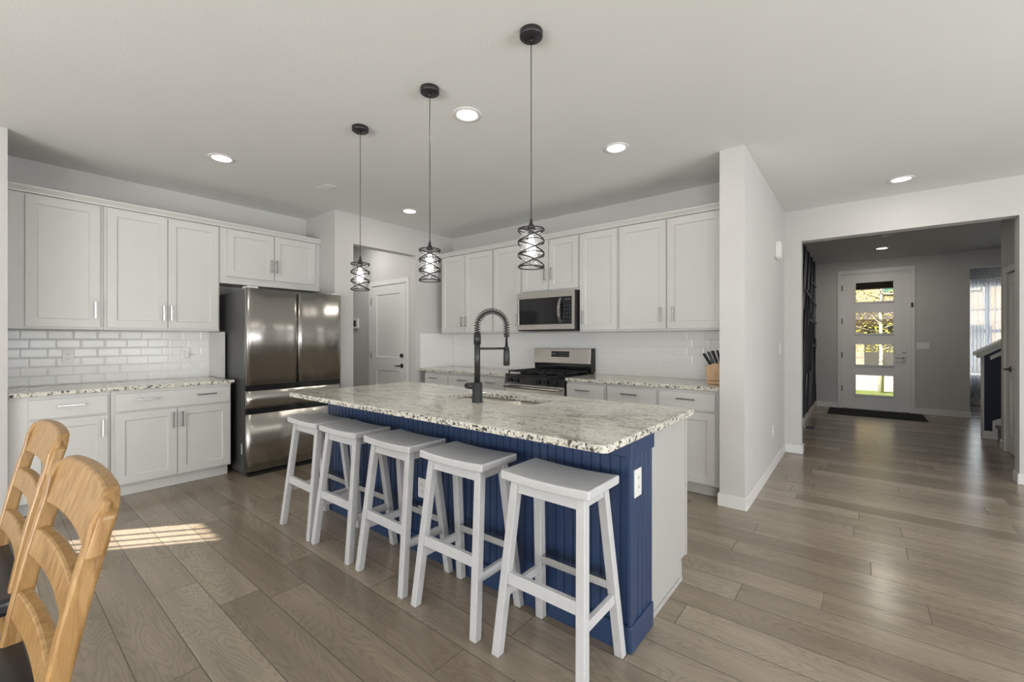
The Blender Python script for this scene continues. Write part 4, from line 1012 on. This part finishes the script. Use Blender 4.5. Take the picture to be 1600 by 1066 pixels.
# ------------------------------------------------------------------ outside
struct('ground_yard', MB().box(-30, 40, 12.46, 17.4, -.6, -.30), M['lawn'], 'green lawn in front of the porch', 'lawn')
struct('ground_street', MB().box(-30, 40, 17.4, 60, -.6, -.31), M['concrete'], 'pale street beyond the lawn', 'street')
struct('ground_porch', MB().box(-3, 1.40, 10.37, 12.45, -.6, -.14), M['concrete'], 'concrete porch slab at the front door', 'porch')
o = MB().box(-3, 1.40, 12.2, 12.44, 2.40, 2.72).build('porch_beam', M['soffit']); tag(o, 'dark porch beam outside the front door glass', 'beam', kind='structure')
t = thing('neighbor_house', (1, 31, -.31), 'tan two storey house across the street', 'house')
MB().box(-14, 16, 30, 38, -.31, 2.6).build('lower_wall', M['stone'], t); MB().box(-14, 16, 30.2, 38, 2.6, 6.2).build('upper_wall', M['siding'], t)
MB().prism([(29.2, 2.35), (30.2, 3.0), (30.2, 2.35)], 'x', -14.4, 1.6).build('porch_roof', M['roof'], t)
MB().prism([(29.4, 6.2), (34, 8.6), (38.8, 6.2)], 'x', -14.5, 16.5).build('roof', M['roof'], t)
for x in (-5.2, -2.2, .9, 3.4):
    f = MB().box(x, x+1.1, 30.10, 30.19, 3.7, 5.4).build('window', M['trim'], t); MB().box(x+.1, x+1.0, 30.05, 30.098, 3.8, 5.3).build('pane', M['hgl'], f)
f = MB().box(.2, 4.8, 29.92, 29.999, -.3, 2.0).build('garage_door', M['soffit'], t)
t = thing('yard_tree', (.50, 17.0, -.30), 'young tree with yellow green leaves and pale trunk outside the front door', 'tree')
trk = MB().tube([(.50, 17.0, -.30), (.52, 17.02, .8), (.50, 17.0, 2.0), (.53, 17.0, 3.2), (.5, 17., 4.6)], [.07, .055, .045, .035, .015], 10)
for k in range(26):
    z = 1.0+k*.125; a = k*2.4; L = 1.15-.16*(k/5.); b = Vector((.51, 17.0, z))
    trk.tube([b, b+Vector((cos(a)*L*.5, sin(a)*L*.5, .16)), b+Vector((cos(a)*L, sin(a)*L, .42))], [.014, .009, .004], 5)
trk.build('trunk', M['bark'], t)
mb = MB(); rr_ = random.Random(3)
for k in range(2600):
    z = rr_.uniform(.9, 4.8); rad = 1.25*(1-(abs(z-2.2)/3.0)**1.5)*sqrt(rr_.random()); a = rr_.uniform(0, 2*pi)
    p = Vector((.5+rad*cos(a), 17+rad*sin(a), z)); u = Vector((rr_.gauss(0, 1), rr_.gauss(0, 1), rr_.gauss(0, 1))).normalized(); v = u.orthogonal().normalized(); s_ = rr_.uniform(.02, .042)
    mb.add([p-u*s_, p+v*s_*.6, p+u*s_, p-v*s_*.6], [(0, 1, 2, 3)])
mb.build('foliage', M['leaf'], t, weld=False)
